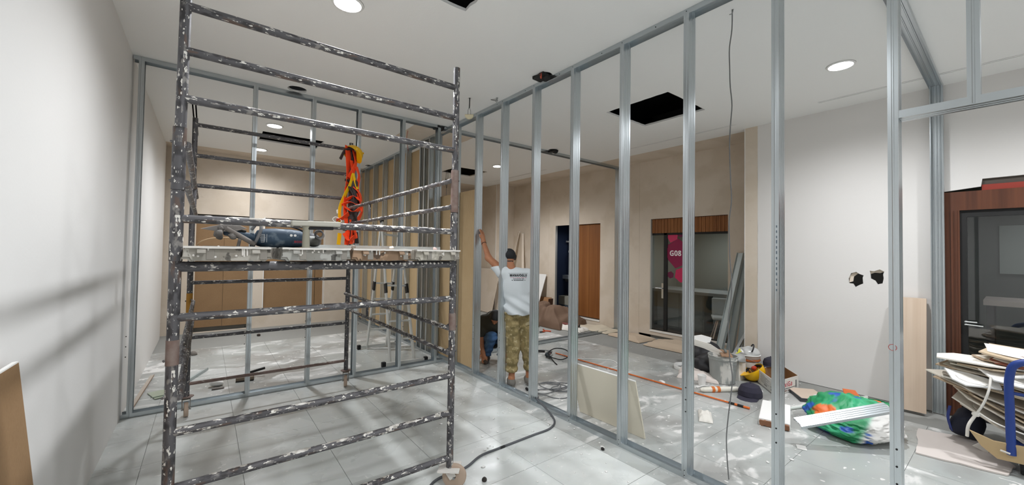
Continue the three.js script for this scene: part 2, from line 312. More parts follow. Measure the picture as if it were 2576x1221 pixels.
{ // painted right wall, holes broken through it, and the unpainted strip at its far end
  const w = structG('wall_right'), t = 0.026, x = XR;
  const put = (pts, holes = [], tt = t) => { const g = slab(pts.map(([a, b]) => [-a, b]).reverse(), tt, 0, holes.map((h) => h.map(([a, b]) => [-a, b]))); g.rotateY(Math.PI / 2); g.translate(x + tt / 2, 0, 0); return triUV(g); };
  const brk = (z, y, pts) => pts.map(([a, b]) => [z + a, y + b]);
  const h1 = [[-0.075, 0.0], [-0.07, -0.055], [-0.03, -0.06], [-0.01, -0.1], [0.03, -0.07], [0.065, -0.05], [0.06, 0.02], [0.07, 0.05], [0.03, 0.065], [0, 0.09], [-0.05, 0.07]];
  const h2 = [[-0.06, -0.02], [-0.02, -0.045], [0.0, -0.085], [0.045, -0.07], [0.055, -0.01], [0.05, 0.035], [0.06, 0.07], [0.02, 0.095], [-0.03, 0.07], [-0.07, 0.075], [-0.065, 0.045]];
  mesh('wall_surface', put([[-2.328, 0], [-0.5, 0], [-0.5, 2.41], [-0.225, 2.44], [-0.215, 2.52], [1.3, 2.54], [1.3, 0], [ZF, 0], [ZF, 3.6], [-2.328, 3.6]], [brk(-1.225, 1.41, h1), brk(-1.03, 1.445, h2)]), M.whiteR, w);
  mesh('bare_strip', put(jag([[-2.5, 0], [-2.328, 0], [-2.328, 3.588], [-2.5, 3.588]], 0.003, 30), [], 0.024), M.beige, w);
  mesh('corner_bead', bx(x - 0.003, x + 0.01, 0, 3.588, -2.505, -2.497), M.chalk, w);
  mesh('return_wall', bx(x + 0.026, 7.3, 0, 4.5, -2.5, -2.4), M.beige, w);
  mesh('backing', [bx(x + 0.5, x + 0.6, 0, 4.5, -2.4, -1.45), bx(x + 0.22, x + 0.24, 0, 4.5, -1.45, -0.6), bx(x + 0.22, x + 0.5, 0, 4.5, -1.47, -1.45), bx(x + 0.14, x + 0.2, 2.6, 4.5, -0.6, ZF), bx(x + 0.14, x + 0.2, 0, 4.5, 1.35, ZF), bx(x + 0.03, x + 0.2, 3.6, 4.5, -2.4, ZF)], M.cavity, w);
  // torn board edges inside the two holes
  for (const [z, y, pts] of [[-1.225, 1.41, [[-0.07, 0.03], [-0.03, 0.085], [0.02, 0.075], [-0.03, 0.03], [-0.035, -0.03], [-0.07, -0.045]]], [-1.03, 1.445, [[-0.075, 0.03], [-0.07, 0.085], [0.02, 0.1], [0.06, 0.07], [0.02, 0.05], [-0.03, 0.052]]]])
    mesh('torn_edge', place(wob((() => { const g = slab(pts.map(([a, b]) => [-a, b]), 0.01); g.rotateY(Math.PI / 2); return g; })(), 0.004, 60), [x + 0.034, y, z]), M.beige, w);
}
{ // outer shell closing the rooms behind the openings
  const s = structG('wall_outer');
  mesh('shell', [bx(9.75, 9.85, 0, 4.5, -11, ZF), bx(7.3, 9.8, 2.75, 2.85, -11, ZF)], M.cavity, s);
}

// ================================================================== rooms seen through the openings
{ // coat room: navy back, white shelf board, hooks, timber leaf
  const r = structG('room_coats');
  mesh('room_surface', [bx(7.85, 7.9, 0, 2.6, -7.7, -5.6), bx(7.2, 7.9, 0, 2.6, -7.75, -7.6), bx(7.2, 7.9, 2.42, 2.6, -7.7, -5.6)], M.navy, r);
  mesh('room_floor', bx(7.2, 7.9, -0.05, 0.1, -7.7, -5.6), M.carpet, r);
  const d = thing('timber_leaf', 'tall brown timber panel filling the right half of the far wall opening', 'door', [7.2, 0.16, -6.2]);
  for (let k = 0; k < 4; k++) mesh('veneer_board', bx(0, 0.03, 0, 2.2, -0.43 + 0.19 * k + 0.0015, -0.43 + 0.19 * (k + 1) - 0.0015), M.woodBrown, d);
  mesh('bottom_rail', bx(-0.004, 0.03, -0.03, 0.0, -0.43, 0.33), M.black, d);
  const p = thing('timber_post', 'narrow dark brown timber post beside the dark blue coat room', 'post', [7.35, 0.14, -6.72]);
  mesh('post', bx(0, 0.1, 0, 2.25, -0.06, 0.06), M.woodBrown, p);
  const b = thing('hook_rail', 'white hook rail high on the dark blue wall behind the far opening', 'coat rack', [7.82, 1.98, -7.35]);
  mesh('rail', bx(-0.02, 0.02, -0.02, 0.02, -0.35, 0.3), M.chalk, b); for (let k = 0; k < 3; k++) mesh('hook', wire([[-0.02, 0, -0.2 + k * 0.2], [-0.07, -0.02, -0.2 + k * 0.2], [-0.06, 0.03, -0.2 + k * 0.2]], 0.006), M.steel, b);
  const h = thing('coat_hanger', 'white coat hanger hung from the hook rail on the blue wall', 'hanger', [7.72, 1.9, -7.3]);
  mesh('hook', wire([[0, 0.06, 0], [0, 0.1, 0.02], [0, 0.08, 0.04], [0, 0.02, 0.0], [0, -0.02, 0]], 0.004), M.steel, h);
  mesh('shoulder_bar', wire([[0, -0.22, -0.1], [0, -0.2, -0.12], [0, -0.02, 0], [0, -0.2, 0.12], [0, -0.22, 0.1], [0, -0.23, 0]], 0.009, 8, 7, true), M.chalk, h);
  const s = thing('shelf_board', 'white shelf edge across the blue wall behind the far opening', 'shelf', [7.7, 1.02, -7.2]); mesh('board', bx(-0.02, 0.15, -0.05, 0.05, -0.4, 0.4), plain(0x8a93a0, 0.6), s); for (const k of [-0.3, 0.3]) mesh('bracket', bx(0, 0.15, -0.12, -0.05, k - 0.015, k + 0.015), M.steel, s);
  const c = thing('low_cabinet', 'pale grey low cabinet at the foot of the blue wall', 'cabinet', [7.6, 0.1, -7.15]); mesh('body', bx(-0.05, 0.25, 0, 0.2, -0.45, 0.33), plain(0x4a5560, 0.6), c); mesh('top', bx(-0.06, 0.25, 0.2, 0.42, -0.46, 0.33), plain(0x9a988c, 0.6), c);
}
{ // glazed doorway: slatted timber head, dark frame, glass with a sign and hexagons
  const r = structG('room_glazed');
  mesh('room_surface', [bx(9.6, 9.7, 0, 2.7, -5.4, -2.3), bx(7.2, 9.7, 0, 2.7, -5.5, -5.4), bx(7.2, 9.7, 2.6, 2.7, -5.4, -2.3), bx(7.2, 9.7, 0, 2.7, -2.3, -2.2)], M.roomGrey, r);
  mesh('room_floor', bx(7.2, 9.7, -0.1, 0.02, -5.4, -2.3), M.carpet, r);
  const z0 = -4.575, z1 = -3.08, d = structG('window_1'), x = XG + 0.045;
  mesh('frame', [bx(x, x + 0.04, 2.06, 2.1, z0, z1), bx(x, x + 0.04, 0.15, 0.17, z0, z1), bx(x, x + 0.04, 0.15, 2.1, -4.32, -4.25)], M.black, d);
  for (let k = 0; k < 44; k++) { const a = lerp(z0, z1, k / 44), b = lerp(z0, z1, (k + 1) / 44); mesh('slat', bx(x - 0.01 - (k % 2) * 0.006, x + 0.02, 2.1, 2.38, a + 0.003, b - 0.003), M.woodSlat, d); }
  mesh('slat_backing', bx(x + 0.02, x + 0.03, 2.1, 2.4, z0, z1), M.black, d);
  mesh('pane', bx(x + 0.015, x + 0.021, 0.17, 2.06, z0, -4.32), M.glass, d); mesh('pane', bx(x + 0.015, x + 0.021, 0.17, 2.06, -4.25, z1), M.glass, d);
  mesh('handle', [tube([x - 0.05, 1.0, -4.33], [x - 0.05, 1.0, -4.47], 0.011), tube([x + 0.01, 1.0, -4.33], [x - 0.05, 1.0, -4.33], 0.011), bx(x - 0.008, x + 0.002, 0.8, 1.1, -4.36, -4.32)], M.alu, d);
  const hexa = (z, y, s, c, rot = 0.15, cut = -9) => { const pts = []; for (let k = 0; k < 6; k++) { const a = rot + k * Math.PI / 3 + Math.PI / 6; pts.push([Math.min(-(z) + s * Math.cos(a), -cut), y + s * Math.sin(a)]); } const g = slab(pts, 0.0012); g.rotateY(Math.PI / 2); g.translate(x + 0.013, 0, 0); return mesh('hexagon_sticker', g, plain(c, 0.5), d); };
  hexa(-4.17, 2.06, 0.155, 0xd03866, 0.1, -4.24); hexa(-3.965, 2.11, 0.105, 0x6e1a48); hexa(-4.05, 1.695, 0.29, 0x8e1648, 0.1, -4.24); hexa(-4.18, 1.275, 0.072, 0x6a1640, 0.15, -4.24); hexa(-3.95, 1.285, 0.15, 0xc8285a);
  const tx = ctex(256, 128, (g, w, h) => { g.fillStyle = '#8e1648'; g.fillRect(0, 0, w, h); g.fillStyle = '#fff'; g.font = 'bold 96px sans-serif'; g.textAlign = 'center'; g.textBaseline = 'middle'; g.fillText('G08', w / 2, h / 2 + 4); });
  const pg = new THREE.PlaneGeometry(0.36, 0.19); pg.rotateY(-Math.PI / 2); pg.translate(x + 0.0115, 1.705, -4.08); mesh('door_number', pg, mat({ map: tx, roughness: 0.5 }), d);
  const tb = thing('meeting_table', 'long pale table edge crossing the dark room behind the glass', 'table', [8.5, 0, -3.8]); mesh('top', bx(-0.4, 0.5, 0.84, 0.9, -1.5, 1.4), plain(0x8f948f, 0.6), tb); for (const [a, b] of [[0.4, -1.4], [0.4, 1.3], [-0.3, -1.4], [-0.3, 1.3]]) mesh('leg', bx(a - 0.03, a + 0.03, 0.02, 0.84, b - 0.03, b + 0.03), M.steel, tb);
  const ch = thing('shell_chair', 'pale shell chair on splayed wooden legs in the dark room behind glass', 'chair', [7.85, 0.02, -3.45], 0.5);
  mesh('seat', [place(wob(new RoundedBoxGeometry(0.42, 0.06, 0.42, 3, 0.028), 0.01, 6), [0, 0.46, 0]), place(new RoundedBoxGeometry(0.05, 0.34, 0.4, 3, 0.024), [0.2, 0.64, 0], [0, 0, -0.15])], plain(0xb9beb8, 0.6), ch);
  for (const [a, b] of [[1, 1], [1, -1], [-1, 1], [-1, -1]]) mesh('leg', tube([a * 0.22, 0, b * 0.22], [a * 0.1, 0.44, b * 0.1], 0.014, 8), M.woodPale, ch);
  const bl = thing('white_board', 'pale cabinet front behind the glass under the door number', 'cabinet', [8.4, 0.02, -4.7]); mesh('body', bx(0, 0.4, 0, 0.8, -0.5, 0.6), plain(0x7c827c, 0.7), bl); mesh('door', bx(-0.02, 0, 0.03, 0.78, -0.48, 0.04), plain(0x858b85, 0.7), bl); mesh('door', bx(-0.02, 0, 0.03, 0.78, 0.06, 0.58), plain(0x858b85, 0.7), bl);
}
{ // doorway in the right wall: brown timber frame, black framed glass door
  const d = structG('door_1'), x = XR;
  mesh('timber_frame', [bx(x + 0.0, x + 0.1, 0, 2.4, -0.499, -0.375), bx(x + 0.0, x + 0.1, 2.2, 2.4, -0.375, 1.3)], M.woodRed, d);
  for (const z of [-0.43, -0.4]) mesh('moulding', bx(x - 0.008, x, 0, 2.2, z - 0.008, z + 0.008), M.woodRed, d);
  mesh('exposed_lintel', [bx(x + 0.02, x + 0.1, 2.4, 2.46, -0.22, 1.3)], plain(0x93392d, 0.8), d); mesh('rubble_gap', bx(x + 0.03, x + 0.1, 2.46, 2.6, -0.23, 1.3), plain(0x554e48, 0.95), d);
  mesh('metal_frame', [bx(x + 0.03, x + 0.09, 0, 2.2, -0.375, -0.325), bx(x + 0.03, x + 0.09, 2.13, 2.2, -0.325, 1.3), bx(x + 0.03, x + 0.09, 0, 0.06, -0.325, 1.3)], M.black, d);
  mesh('pane', bx(x + 0.055, x + 0.063, 0.06, 2.13, -0.325, 1.3), M.glass, d);
  mesh('handle', [tube([x - 0.02, 1.02, -0.34], [x - 0.02, 1.02, -0.26], 0.008), tube([x - 0.02, 0.99, -0.34], [x - 0.02, 0.985, -0.22], 0.008), tube([x - 0.02, 1.02, -0.34], [x + 0.05, 1.02, -0.34], 0.008), tube([x - 0.02, 0.99, -0.34], [x + 0.05, 0.99, -0.34], 0.008)], M.alu, d);
  const r = structG('room_side');
  mesh('room_surface', [bx(8.8, 8.9, 0, 2.7, -1.4, 2.0), bx(6.6, 8.9, 2.6, 2.7, -1.4, 2), bx(6.6, 8.9, 0, 2.7, -1.4, -1.3), bx(6.6, 8.9, 0, 2.7, 1.9, 2)], plain(0x4c514b, 0.9), r);
  mesh('room_floor', bx(6.5, 8.9, -0.1, 0, -1.4, 2), M.carpet, r);
  mesh('wall_screen', bx(8.76, 8.79, 1.48, 2.15, -0.15, 1.2), plain(0x8d968f, 0.7), r);
  const t = thing('work_table', 'grey table edge in the dark room behind the brown framed door', 'table', [7.6, 0, 0.35]); mesh('top', bx(-0.35, 0.4, 1.14, 1.2, -0.6, 1.2), plain(0x8b837c, 0.6), t); for (const [a, b] of [[-0.3, -0.55], [0.35, -0.55], [-0.3, 1.1], [0.35, 1.1]]) mesh('leg', bx(a - 0.03, a + 0.03, 0, 1.14, b - 0.03, b + 0.03), M.black, t);
}

// unseen fill lamps, added to brighten the three rooms behind the openings
for (const [x, y, z, c, label] of [[7.55, 2.42, -6.9, 1.6, 'added fill lamp hidden inside the dark blue coat room'], [8.6, 2.6, -3.9, 4.5, 'added fill lamp hidden inside the room behind the numbered glass'], [7.8, 2.6, 0.5, 3.5, 'added fill lamp hidden inside the room behind the brown framed door']]) {
  const t = thing('added_fill_lamp', label, 'ceiling light', [x, y, z]); mesh('housing', place(lathe([[0, 0], [0.07, 0], [0.07, -0.02], [0.055, -0.028], [0, -0.028]], 24), [0, 0, 0]), M.chalk, t); const d = mesh('diffuser', place(disc(0.05, 0.004, 24), [0, -0.031, 0]), mat({ color: 0xffffff, emissive: LAMP_COLOUR, emissiveIntensity: 4 }), t); d.castShadow = false;
  const l = new THREE.SpotLight(LAMP_COLOUR, c, 0, 1.45, 1, 2); l.position.set(x, y - 0.045, z); l.target.position.set(x, 0, z); l.castShadow = true; l.shadow.radius = 2.5; l.name = 'added_fill_light'; l.target.name = 'added_fill_aim'; scene.add(l, l.target);
}

// ================================================================== metal stud partitions
// lip profile along y: web towards +z, flanges towards -z; ribs pressed into the sheet
function ribbed(p, q, n, d, out) { // polyline from p to q with n grooves of depth d on the side out
  const o = [], L = Math.hypot(q[0] - p[0], q[1] - p[1]), tx = (q[0] - p[0]) / L, ty = (q[1] - p[1]) / L, nx = -ty * out, ny = tx * out;
  for (let k = 0; k < n; k++) { const c = (k + 1) / (n + 1), w = 0.0035 / L; for (const [s, e] of [[-1.6, 0], [-0.7, 1], [0.7, 1], [1.6, 0]]) { const t = c + s * w; o.push([p[0] + tx * L * t + nx * d * e, p[1] + ty * L * t + ny * d * e]); } }
  return [p, ...o, q];
}
function sheet(line, t) { // thicken an open polyline
  const a = [], b = []; line.forEach((p, i) => { const u = line[Math.max(0, i - 1)], v = line[Math.min(line.length - 1, i + 1)], L = Math.hypot(v[0] - u[0], v[1] - u[1]) || 1, nx = -(v[1] - u[1]) / L, ny = (v[0] - u[0]) / L; a.push([p[0] + nx * t / 2, p[1] + ny * t / 2]); b.push([p[0] - nx * t / 2, p[1] - ny * t / 2]); });
  return a.concat(b.reverse());
}
function extr(poly, L) { const s = new THREE.Shape(poly.map((p) => new THREE.Vector2(...p))), g = new THREE.ExtrudeGeometry(s, { depth: L, bevelEnabled: false, curveSegments: 1 }); return g; }
const W = 0.1, FL = 0.042;
const studLine = [[0.0, -FL], ...ribbed([0, -FL], [0, 0], 1, 0.0022, 1).slice(1), ...ribbed([0, 0], [W, 0], 3, 0.003, -1).slice(1), ...ribbed([W, 0], [W, -FL], 1, 0.0022, 1).slice(1)];
const studPoly = sheet([[0.008, -FL], ...studLine, [W - 0.008, -FL]], 0.0013);
const studGeo = (h) => { const g = extr(studPoly.map(([x, z]) => [x, -z]), h); g.rotateX(-Math.PI / 2); return triUV(g, rr(0, 4), rr(0, 4)); };   // base at y = 0
const trackPoly = sheet([[0, 0.04], ...ribbed([0, 0.0], [W, 0.0], 2, 0.003, 1), [W, 0.04]], 0.0012);
function trackGeo(a, b, up, axis) { // U channel from a to b along z or x, open upwards (up = 1) or downwards
  const g = extr(trackPoly, Math.abs(b - a)); if (up < 0) g.scale(1, -1, 1); if (up < 0) { const ix = g.toNonIndexed ? g : g; const p = ix.attributes.position; for (let i = 0; i < p.count; i += 3) { const x = [p.getX(i), p.getY(i), p.getZ(i)]; p.setXYZ(i, p.getX(i + 1), p.getY(i + 1), p.getZ(i + 1)); p.setXYZ(i + 1, ...x); } g.computeVertexNormals(); }
  if (axis === 'x') { g.rotateY(Math.PI / 2); g.translate(Math.min(a, b), 0, 0); } else g.translate(0, 0, Math.min(a, b));
  return triUV(g, rr(0, 3), rr(0, 3));
}
const dot = (x, y, z, r, axis) => { const g = disc(r, 0.002, 10); if (axis === 'x') g.rotateZ(Math.PI / 2); else g.rotateX(Math.PI / 2); g.translate(x, y, z); return g; };
{
  const p = thing('stud_partition', 'long galvanised stud partition dividing the room from near right to the far wall', 'partition', [XS, 0, 0]);
  mesh('floor_track', place(trackGeo(-9.88, -0.42, 1, 'z'), [0, 0.001, 0]), M.galv, p);
  mesh('ceiling_track', place(trackGeo(-9.88, ZF, -1, 'z'), [0, CEIL - 0.001, 0]), M.galv, p);
  const sc = [], zs = [];
  for (let k = -8; k <= 6; k++) if (-4.52 + 0.6 * k > -9.9) zs.push(-4.52 + 0.597 * k);
  zs.push(-0.385); zs.push(-5.96, -6.15);
  for (const z of zs) {
    mesh('stud', place(studGeo(CEIL - 0.006), [0, 0.003, z + rr(-0.006, 0.006)]), M.galv, p);
    for (const y of [0.022, 0.06, CEIL - 0.02]) sc.push(dot(-0.002, y, z - 0.02, 0.004, 'x'));
    if (rnd() < 0.6) for (let k = 0; k < 3; k++) sc.push(dot(-0.002, 0.5 + 0.09 * k, z - 0.012, 0.005, 'x'));
  }
  for (let k = 0; k < 16; k++) sc.push(dot(-0.002, CEIL - 0.025, -0.7 - 0.56 * k, 0.0045, 'x'));
  const s = mesh('screw', sc, M.screw, p); s.userData.kind = 'stuff';
  // doorway head beside the last stud
  const ink = []; const qi = mulberry(12); for (let k = 0; k < 13; k++) ink.push(bx(-0.0012, -0.0004, 1.46 + 0.034 * k, 1.46 + 0.034 * k + 0.012 + 0.01 * qi(), -0.958 + 0.004 * qi(), -0.944)); const im = mesh('ink_mark', ink, plain(0x5f6a72, 0.7), p); im.userData.kind = 'stuff';
  mesh('red_circle', place(new THREE.TorusGeometry(0.016, 0.0014, 6, 28), [-0.0015, 1.21, -0.41], [0, Math.PI / 2, 0]), plain(0xa64a44, 0.7), p);
  mesh('header_track', place(trackGeo(-0.38, 1.1, 1, 'z'), [0, 2.43, 0]), M.galv, p);
  mesh('cripple_stud', place(studGeo(CEIL - 2.44), [0, 2.435, 0], null).translate(0, 0, -0.1), M.galv, p); mesh('cripple_stud', place(studGeo(CEIL - 2.44), [0, 2.435, 0.5]), M.galv, p);
  mesh('stud', place(studGeo(CEIL - 0.006), [0, 0.003, 1.12]), M.galv, p);
  // boards screwed to its far side, bare paper towards the viewer
  mesh('plasterboard_sheet', bx(W + 0.001, W + 0.014, 0.02, 2.56, -5.9, -4.6), M.kraft, p);
  for (let k = 0; k < 4; k++) mesh('plasterboard_sheet', bx(W + 0.001, W + 0.014, 0.02, k === 0 ? 3.5 : 3.57, Math.max(-9.85, -5.903 - 1.2 * (k + 1) + 0.003), -5.903 - 1.2 * k), M.kraft, p);
}
{
  const p = thing('stud_partition', 'galvanised stud partition crossing the room behind the scaffold to the far right wall', 'partition', [0, 0, ZC]);
  mesh('floor_track', place(trackGeo(XL + 0.005, XS - 0.003, 1, 'x'), [0, 0.001, 0]), M.galv, p);
  mesh('floor_track', place(trackGeo(XS + W + 0.2, XG - 0.01, 1, 'x'), [0, 0.001, 0]), M.galv, p);
  mesh('ceiling_track', place(trackGeo(XL + 0.005, XS - 0.003, -1, 'x'), [0, CEIL - 0.001, 0]), M.galv, p);
  mesh('ceiling_track', place(trackGeo(XS + W + 0.003, XG - 0.01, -1, 'x'), [0, CEIL - 0.001, 0]), M.galv, p);
  const sc = [];
  for (const [x, flip] of [[XL + 0.046, 1], [0.395, 1], [1.01, 1], [1.605, -1], [2.22, -1], [2.78, -1], [XG - 0.012, 1]]) {
    const g = studGeo(CEIL - 0.006); g.translate(-W / 2, 0, 0); g.rotateY(-Math.PI / 2 * flip); g.translate(x, 0.003, -W / 2);
    mesh('stud', g, M.galv, p); for (const y of [0.6, 0.7, 0.8]) sc.push(dot(x - 0.02 * flip, y, 0.002, 0.005, 'z'));
  }
  const s = mesh('screw', sc, M.screw, p); s.userData.kind = 'stuff';
}
{
  const p = thing('stud_frame', 'galvanised ceiling track and wall stud framing the passage beside the brown doorway', 'partition', [0, 0, -0.53]);
  mesh('ceiling_track', place(trackGeo(XS + W + 0.003, XR - 0.05, -1, 'x'), [0, CEIL - 0.001, 0.05]), M.galv, p);
  const g = studGeo(CEIL - 0.006); g.rotateY(Math.PI / 2); g.translate(XR - 0.052, 0.003, 0.05); mesh('stud', g, M.galv, p);
  const s = mesh('screw', [0.4, 0.9, 1.2, 1.5, 1.8, 2.1, 2.4, 2.7].map((y) => dot(XR - 0.054, y, 0.0, 0.005, 'x')), M.screw, p); s.userData.kind = 'stuff';
}

// ================================================================== scaffold tower
// lumps of dried plaster on a tube: a displaced skin that shows only where the noise is high
function crust(a, b, r, th, amount, seed, topBias = 0) {
  const A = V(...a), B = V(...b), L = A.distanceTo(B), n = Math.max(8, Math.round(L / 0.008)), m = 14, d = B.clone().sub(A).normalize();
  const u = Math.abs(d.y) > 0.9 ? V(1, 0, 0) : V(0, 1, 0); const e2 = u.clone().sub(d.clone().multiplyScalar(u.dot(d))).normalize(), e1 = e2.clone().cross(d);
  const P = [], N = new Float32Array((n + 1) * (m + 1)), idx = [];
  for (let i = 0; i <= n; i++) for (let j = 0; j <= m; j++) {
    const an = j / m * 2 * Math.PI, ca = Math.cos(an), sa = Math.sin(an), s = i / n * L;
    const h = n3(s * 26 + seed, ca * 1.6 + seed * 3, sa * 1.6) * 0.6 + n3(s * 90 + seed, ca * 5, sa * 5 + seed) * 0.4 + topBias * sa * 0.1;
    const k = (h - (0.71 - amount * 0.2)) * 9, q = r + (k > 0 ? th * Math.min(1, k) * (0.6 + 0.4 * n3(s * 60, ca * 4, sa * 4)) : -0.0012); N[i * (m + 1) + j] = k;
    const p = A.clone().addScaledVector(d, s).addScaledVector(e1, ca * q).addScaledVector(e2, sa * q); P.push(p.x, p.y, p.z);
  }
  for (let i = 0; i < n; i++) for (let j = 0; j < m; j++) { const p = i * (m + 1) + j, q = p + m + 1; if (Math.max(N[p], N[p + 1], N[q], N[q + 1]) < -0.3) continue; idx.push(p, q, p + 1, q, q + 1, p + 1); }
  if (!idx.length) return null;
  const g = new THREE.BufferGeometry(); g.setAttribute('position', new THREE.Float32BufferAttribute(P, 3)); g.setIndex(idx); g.computeVertexNormals(); return triUV(g);
}
const deckGrime = plain(0x8d8880, 0.8);
const SX0 = -0.112, SX1 = 1.414, SZ0 = -2.5, SZ1 = -5.13;
{
  const t = thing('scaffold_tower', 'tall paint-spattered steel scaffold tower on casters in the left foreground', 'scaffold');
  const cr = [];
  const add = (name, a, b, r, m = M.scaf, amt = 0.5, top = 0.6) => { const o = mesh(name, tube(a, b, r, 18), m, t); const c = amt > -1 && crust(a, b, r, 0.0035, amt, rr(0, 50), top); if (c) cr.push(c); return o; };
  // posts, each with a coupling sleeve between its two lifts
  for (const [x, z, top] of [[SX0, SZ0, 3.05], [SX1, SZ0, 3.02], [SX0, SZ1, 3.0], [SX1, SZ1, 3.02]]) {
    const near = z === SZ0, m = near ? M.scaf : M.scafPlain, y0 = near ? 0.145 : 0.18;
    const lean = near && x < 0 ? 0.008 : 0;
    add('post', [x, y0, z], [x, 1.96, z], 0.0245, m, near ? -0.1 : -0.6, 0); add('post', [x + 0, 1.96, z], [x + lean, top, z], 0.023, m, near ? -0.3 : -0.6, 0);
    if (near) { mesh('coupling_sleeve', tube([x, 1.965, z], [x, 2.27, z], 0.0275, 18), x > 0 ? M.rust : M.scaf, t); mesh('coupling_sleeve', tube([x, 1.12, z], [x, 1.24, z], 0.0262, 18), M.rust, t); mesh('coupling_sleeve', tube([x, 1.62, z], [x, 1.96, z], 0.0265, 18), M.scaf, t); }
    else mesh('coupling_sleeve', tube([x, 1.0, z], [x, 1.22, z], 0.0262, 18), x < 0 ? plain(0xb07d2c, 0.7) : M.scafPlain, t);
  }
  // end frames: rungs
  for (const y of [2.875, 2.652, 2.415, 1.825, 1.345, 0.795, 0.528, 0.215]) add('rung', [SX0, y, SZ0], [SX1, y, SZ0], 0.0205, y < 1 || y > 2 ? M.scaf : M.scaf, y < 1 ? 0.1 : y > 2 ? -0.25 : 0.1, y < 1 || y === 1.825 ? 1.5 : 0.4);
  for (const y of [2.935, 2.62, 2.315]) add('rung', [SX0, y, SZ1], [SX1, y, SZ1], 0.0205, M.scafPlain, 0.0);
  for (const y of [1.325, 0.772]) add('rung', [SX0, y, SZ1], [SX1, y, SZ1], 0.0185, M.scafPlain, -0.9);
  add('rung', [SX0, 0.31, SZ1], [SX1, 0.305, SZ1], 0.0165, M.rust, 0.2);
  // beams under the boards: heavier tube with drilled holes packed with plaster
  for (const z of [SZ0, SZ1]) {
    add('deck_beam', [SX0, 1.592, z], [SX1, 1.592, z], 0.0255, M.scafPlain, -0.2, -0.5);
    if (z === SZ0) { const pl = []; for (let k = 0; k < 26; k++) pl.push(place(wob(new THREE.SphereGeometry(rr(0.006, 0.0085), 8, 6), 0.002, 90, k), [0.55 + k * 0.0305, 1.6 + rr(-0.002, 0.002), z + 0.0235])); const o = mesh('hole_plug', pl, M.plaster, t); o.userData.kind = 'stuff'; }
  }
  // side rails in pairs, joined by a short strut
  for (const x of [SX0, SX1]) for (const [y0, y1] of [[2.19, 2.0], [1.135, 0.96]]) {
    for (const y of [y0, y1]) { add('side_rail', [x + 0.03 * (x > 0 ? -1 : 1), y, SZ0], [x + 0.03 * (x > 0 ? -1 : 1), y, SZ1], 0.0165, M.scaf, x > 0 ? 0.3 : -0.5, 1.5); for (const z of [SZ0, SZ1]) mesh('rail_hook', wire([[x + 0.03 * (x > 0 ? -1 : 1), y, z + (z === SZ0 ? -0.05 : 0.05)], [x + 0.012 * (x > 0 ? -1 : 1), y + 0.024, z + (z === SZ0 ? -0.02 : 0.02)], [x, y + 0.02, z], [x + 0.034 * (x > 0 ? 1 : -1), y + 0.005, z]], 0.0065), M.scaf, t); }
    for (const z of [-4.28]) mesh('rail_strut', tube([x + 0.03 * (x > 0 ? -1 : 1), y1, z], [x + 0.03 * (x > 0 ? -1 : 1), y0, z], 0.014, 10), M.scafPlain, t);
  }
  // casters
  for (const [x, z, turn] of [[SX0, SZ0, 0.4], [SX1, SZ0, 0.9], [SX0, SZ1, 0.05], [SX1, SZ1, -0.3]]) {
    const near = z === SZ0, c = new THREE.Group(); c.name = partName(t, 'caster'); c.position.set(x, 0, z); c.rotation.y = turn; t.add(c);
    const H = near ? 0.145 : 0.185, R = near ? 0.085 : 0.07;
    mesh('swivel_plate', near ? place(wob(new THREE.BoxGeometry(0.15, 0.008, 0.15, 6, 1, 6), 0.003, 9), [0, H, 0]) : place(lathe([[0, -0.005], [0.055, -0.005], [0.062, 0.002], [0.05, 0.006], [0, 0.006]]), [0, H, 0]), near ? M.plaster : M.rust, c);
    if (near) mesh('bearing', place(lathe([[0.02, -0.02], [0.048, -0.02], [0.052, -0.006], [0.02, -0.004]]), [0, H, 0]), plain(0x8a4336, 0.7), c);
    mesh('fork', [bar([-0.032, H - 0.015, 0], [-0.03, R, 0.03], 0.006, 0.05), bar([0.032, H - 0.015, 0], [0.03, R, 0.03], 0.006, 0.05), bx(-0.035, 0.035, H - 0.022, H - 0.014, -0.03, 0.04)], near ? M.plaster : deckGrime, c);
    const w = lathe([[0.012, -0.02], [R * 0.7, -0.018], [R - 0.004, -0.018], [R, -0.01], [R, 0.01], [R - 0.004, 0.018], [R * 0.7, 0.018], [0.012, 0.02]], 32); w.rotateZ(Math.PI / 2); w.translate(0, R, 0.035);
    mesh('wheel', w, plain(0xb5a08e, 0.75), c); mesh('axle', tube([-0.04, R, 0.035], [0.04, R, 0.035], 0.008, 10), M.steel, c);
  }
  const o = mesh('plaster_crust', cr, M.crust, t); o.userData.kind = 'stuff';
}
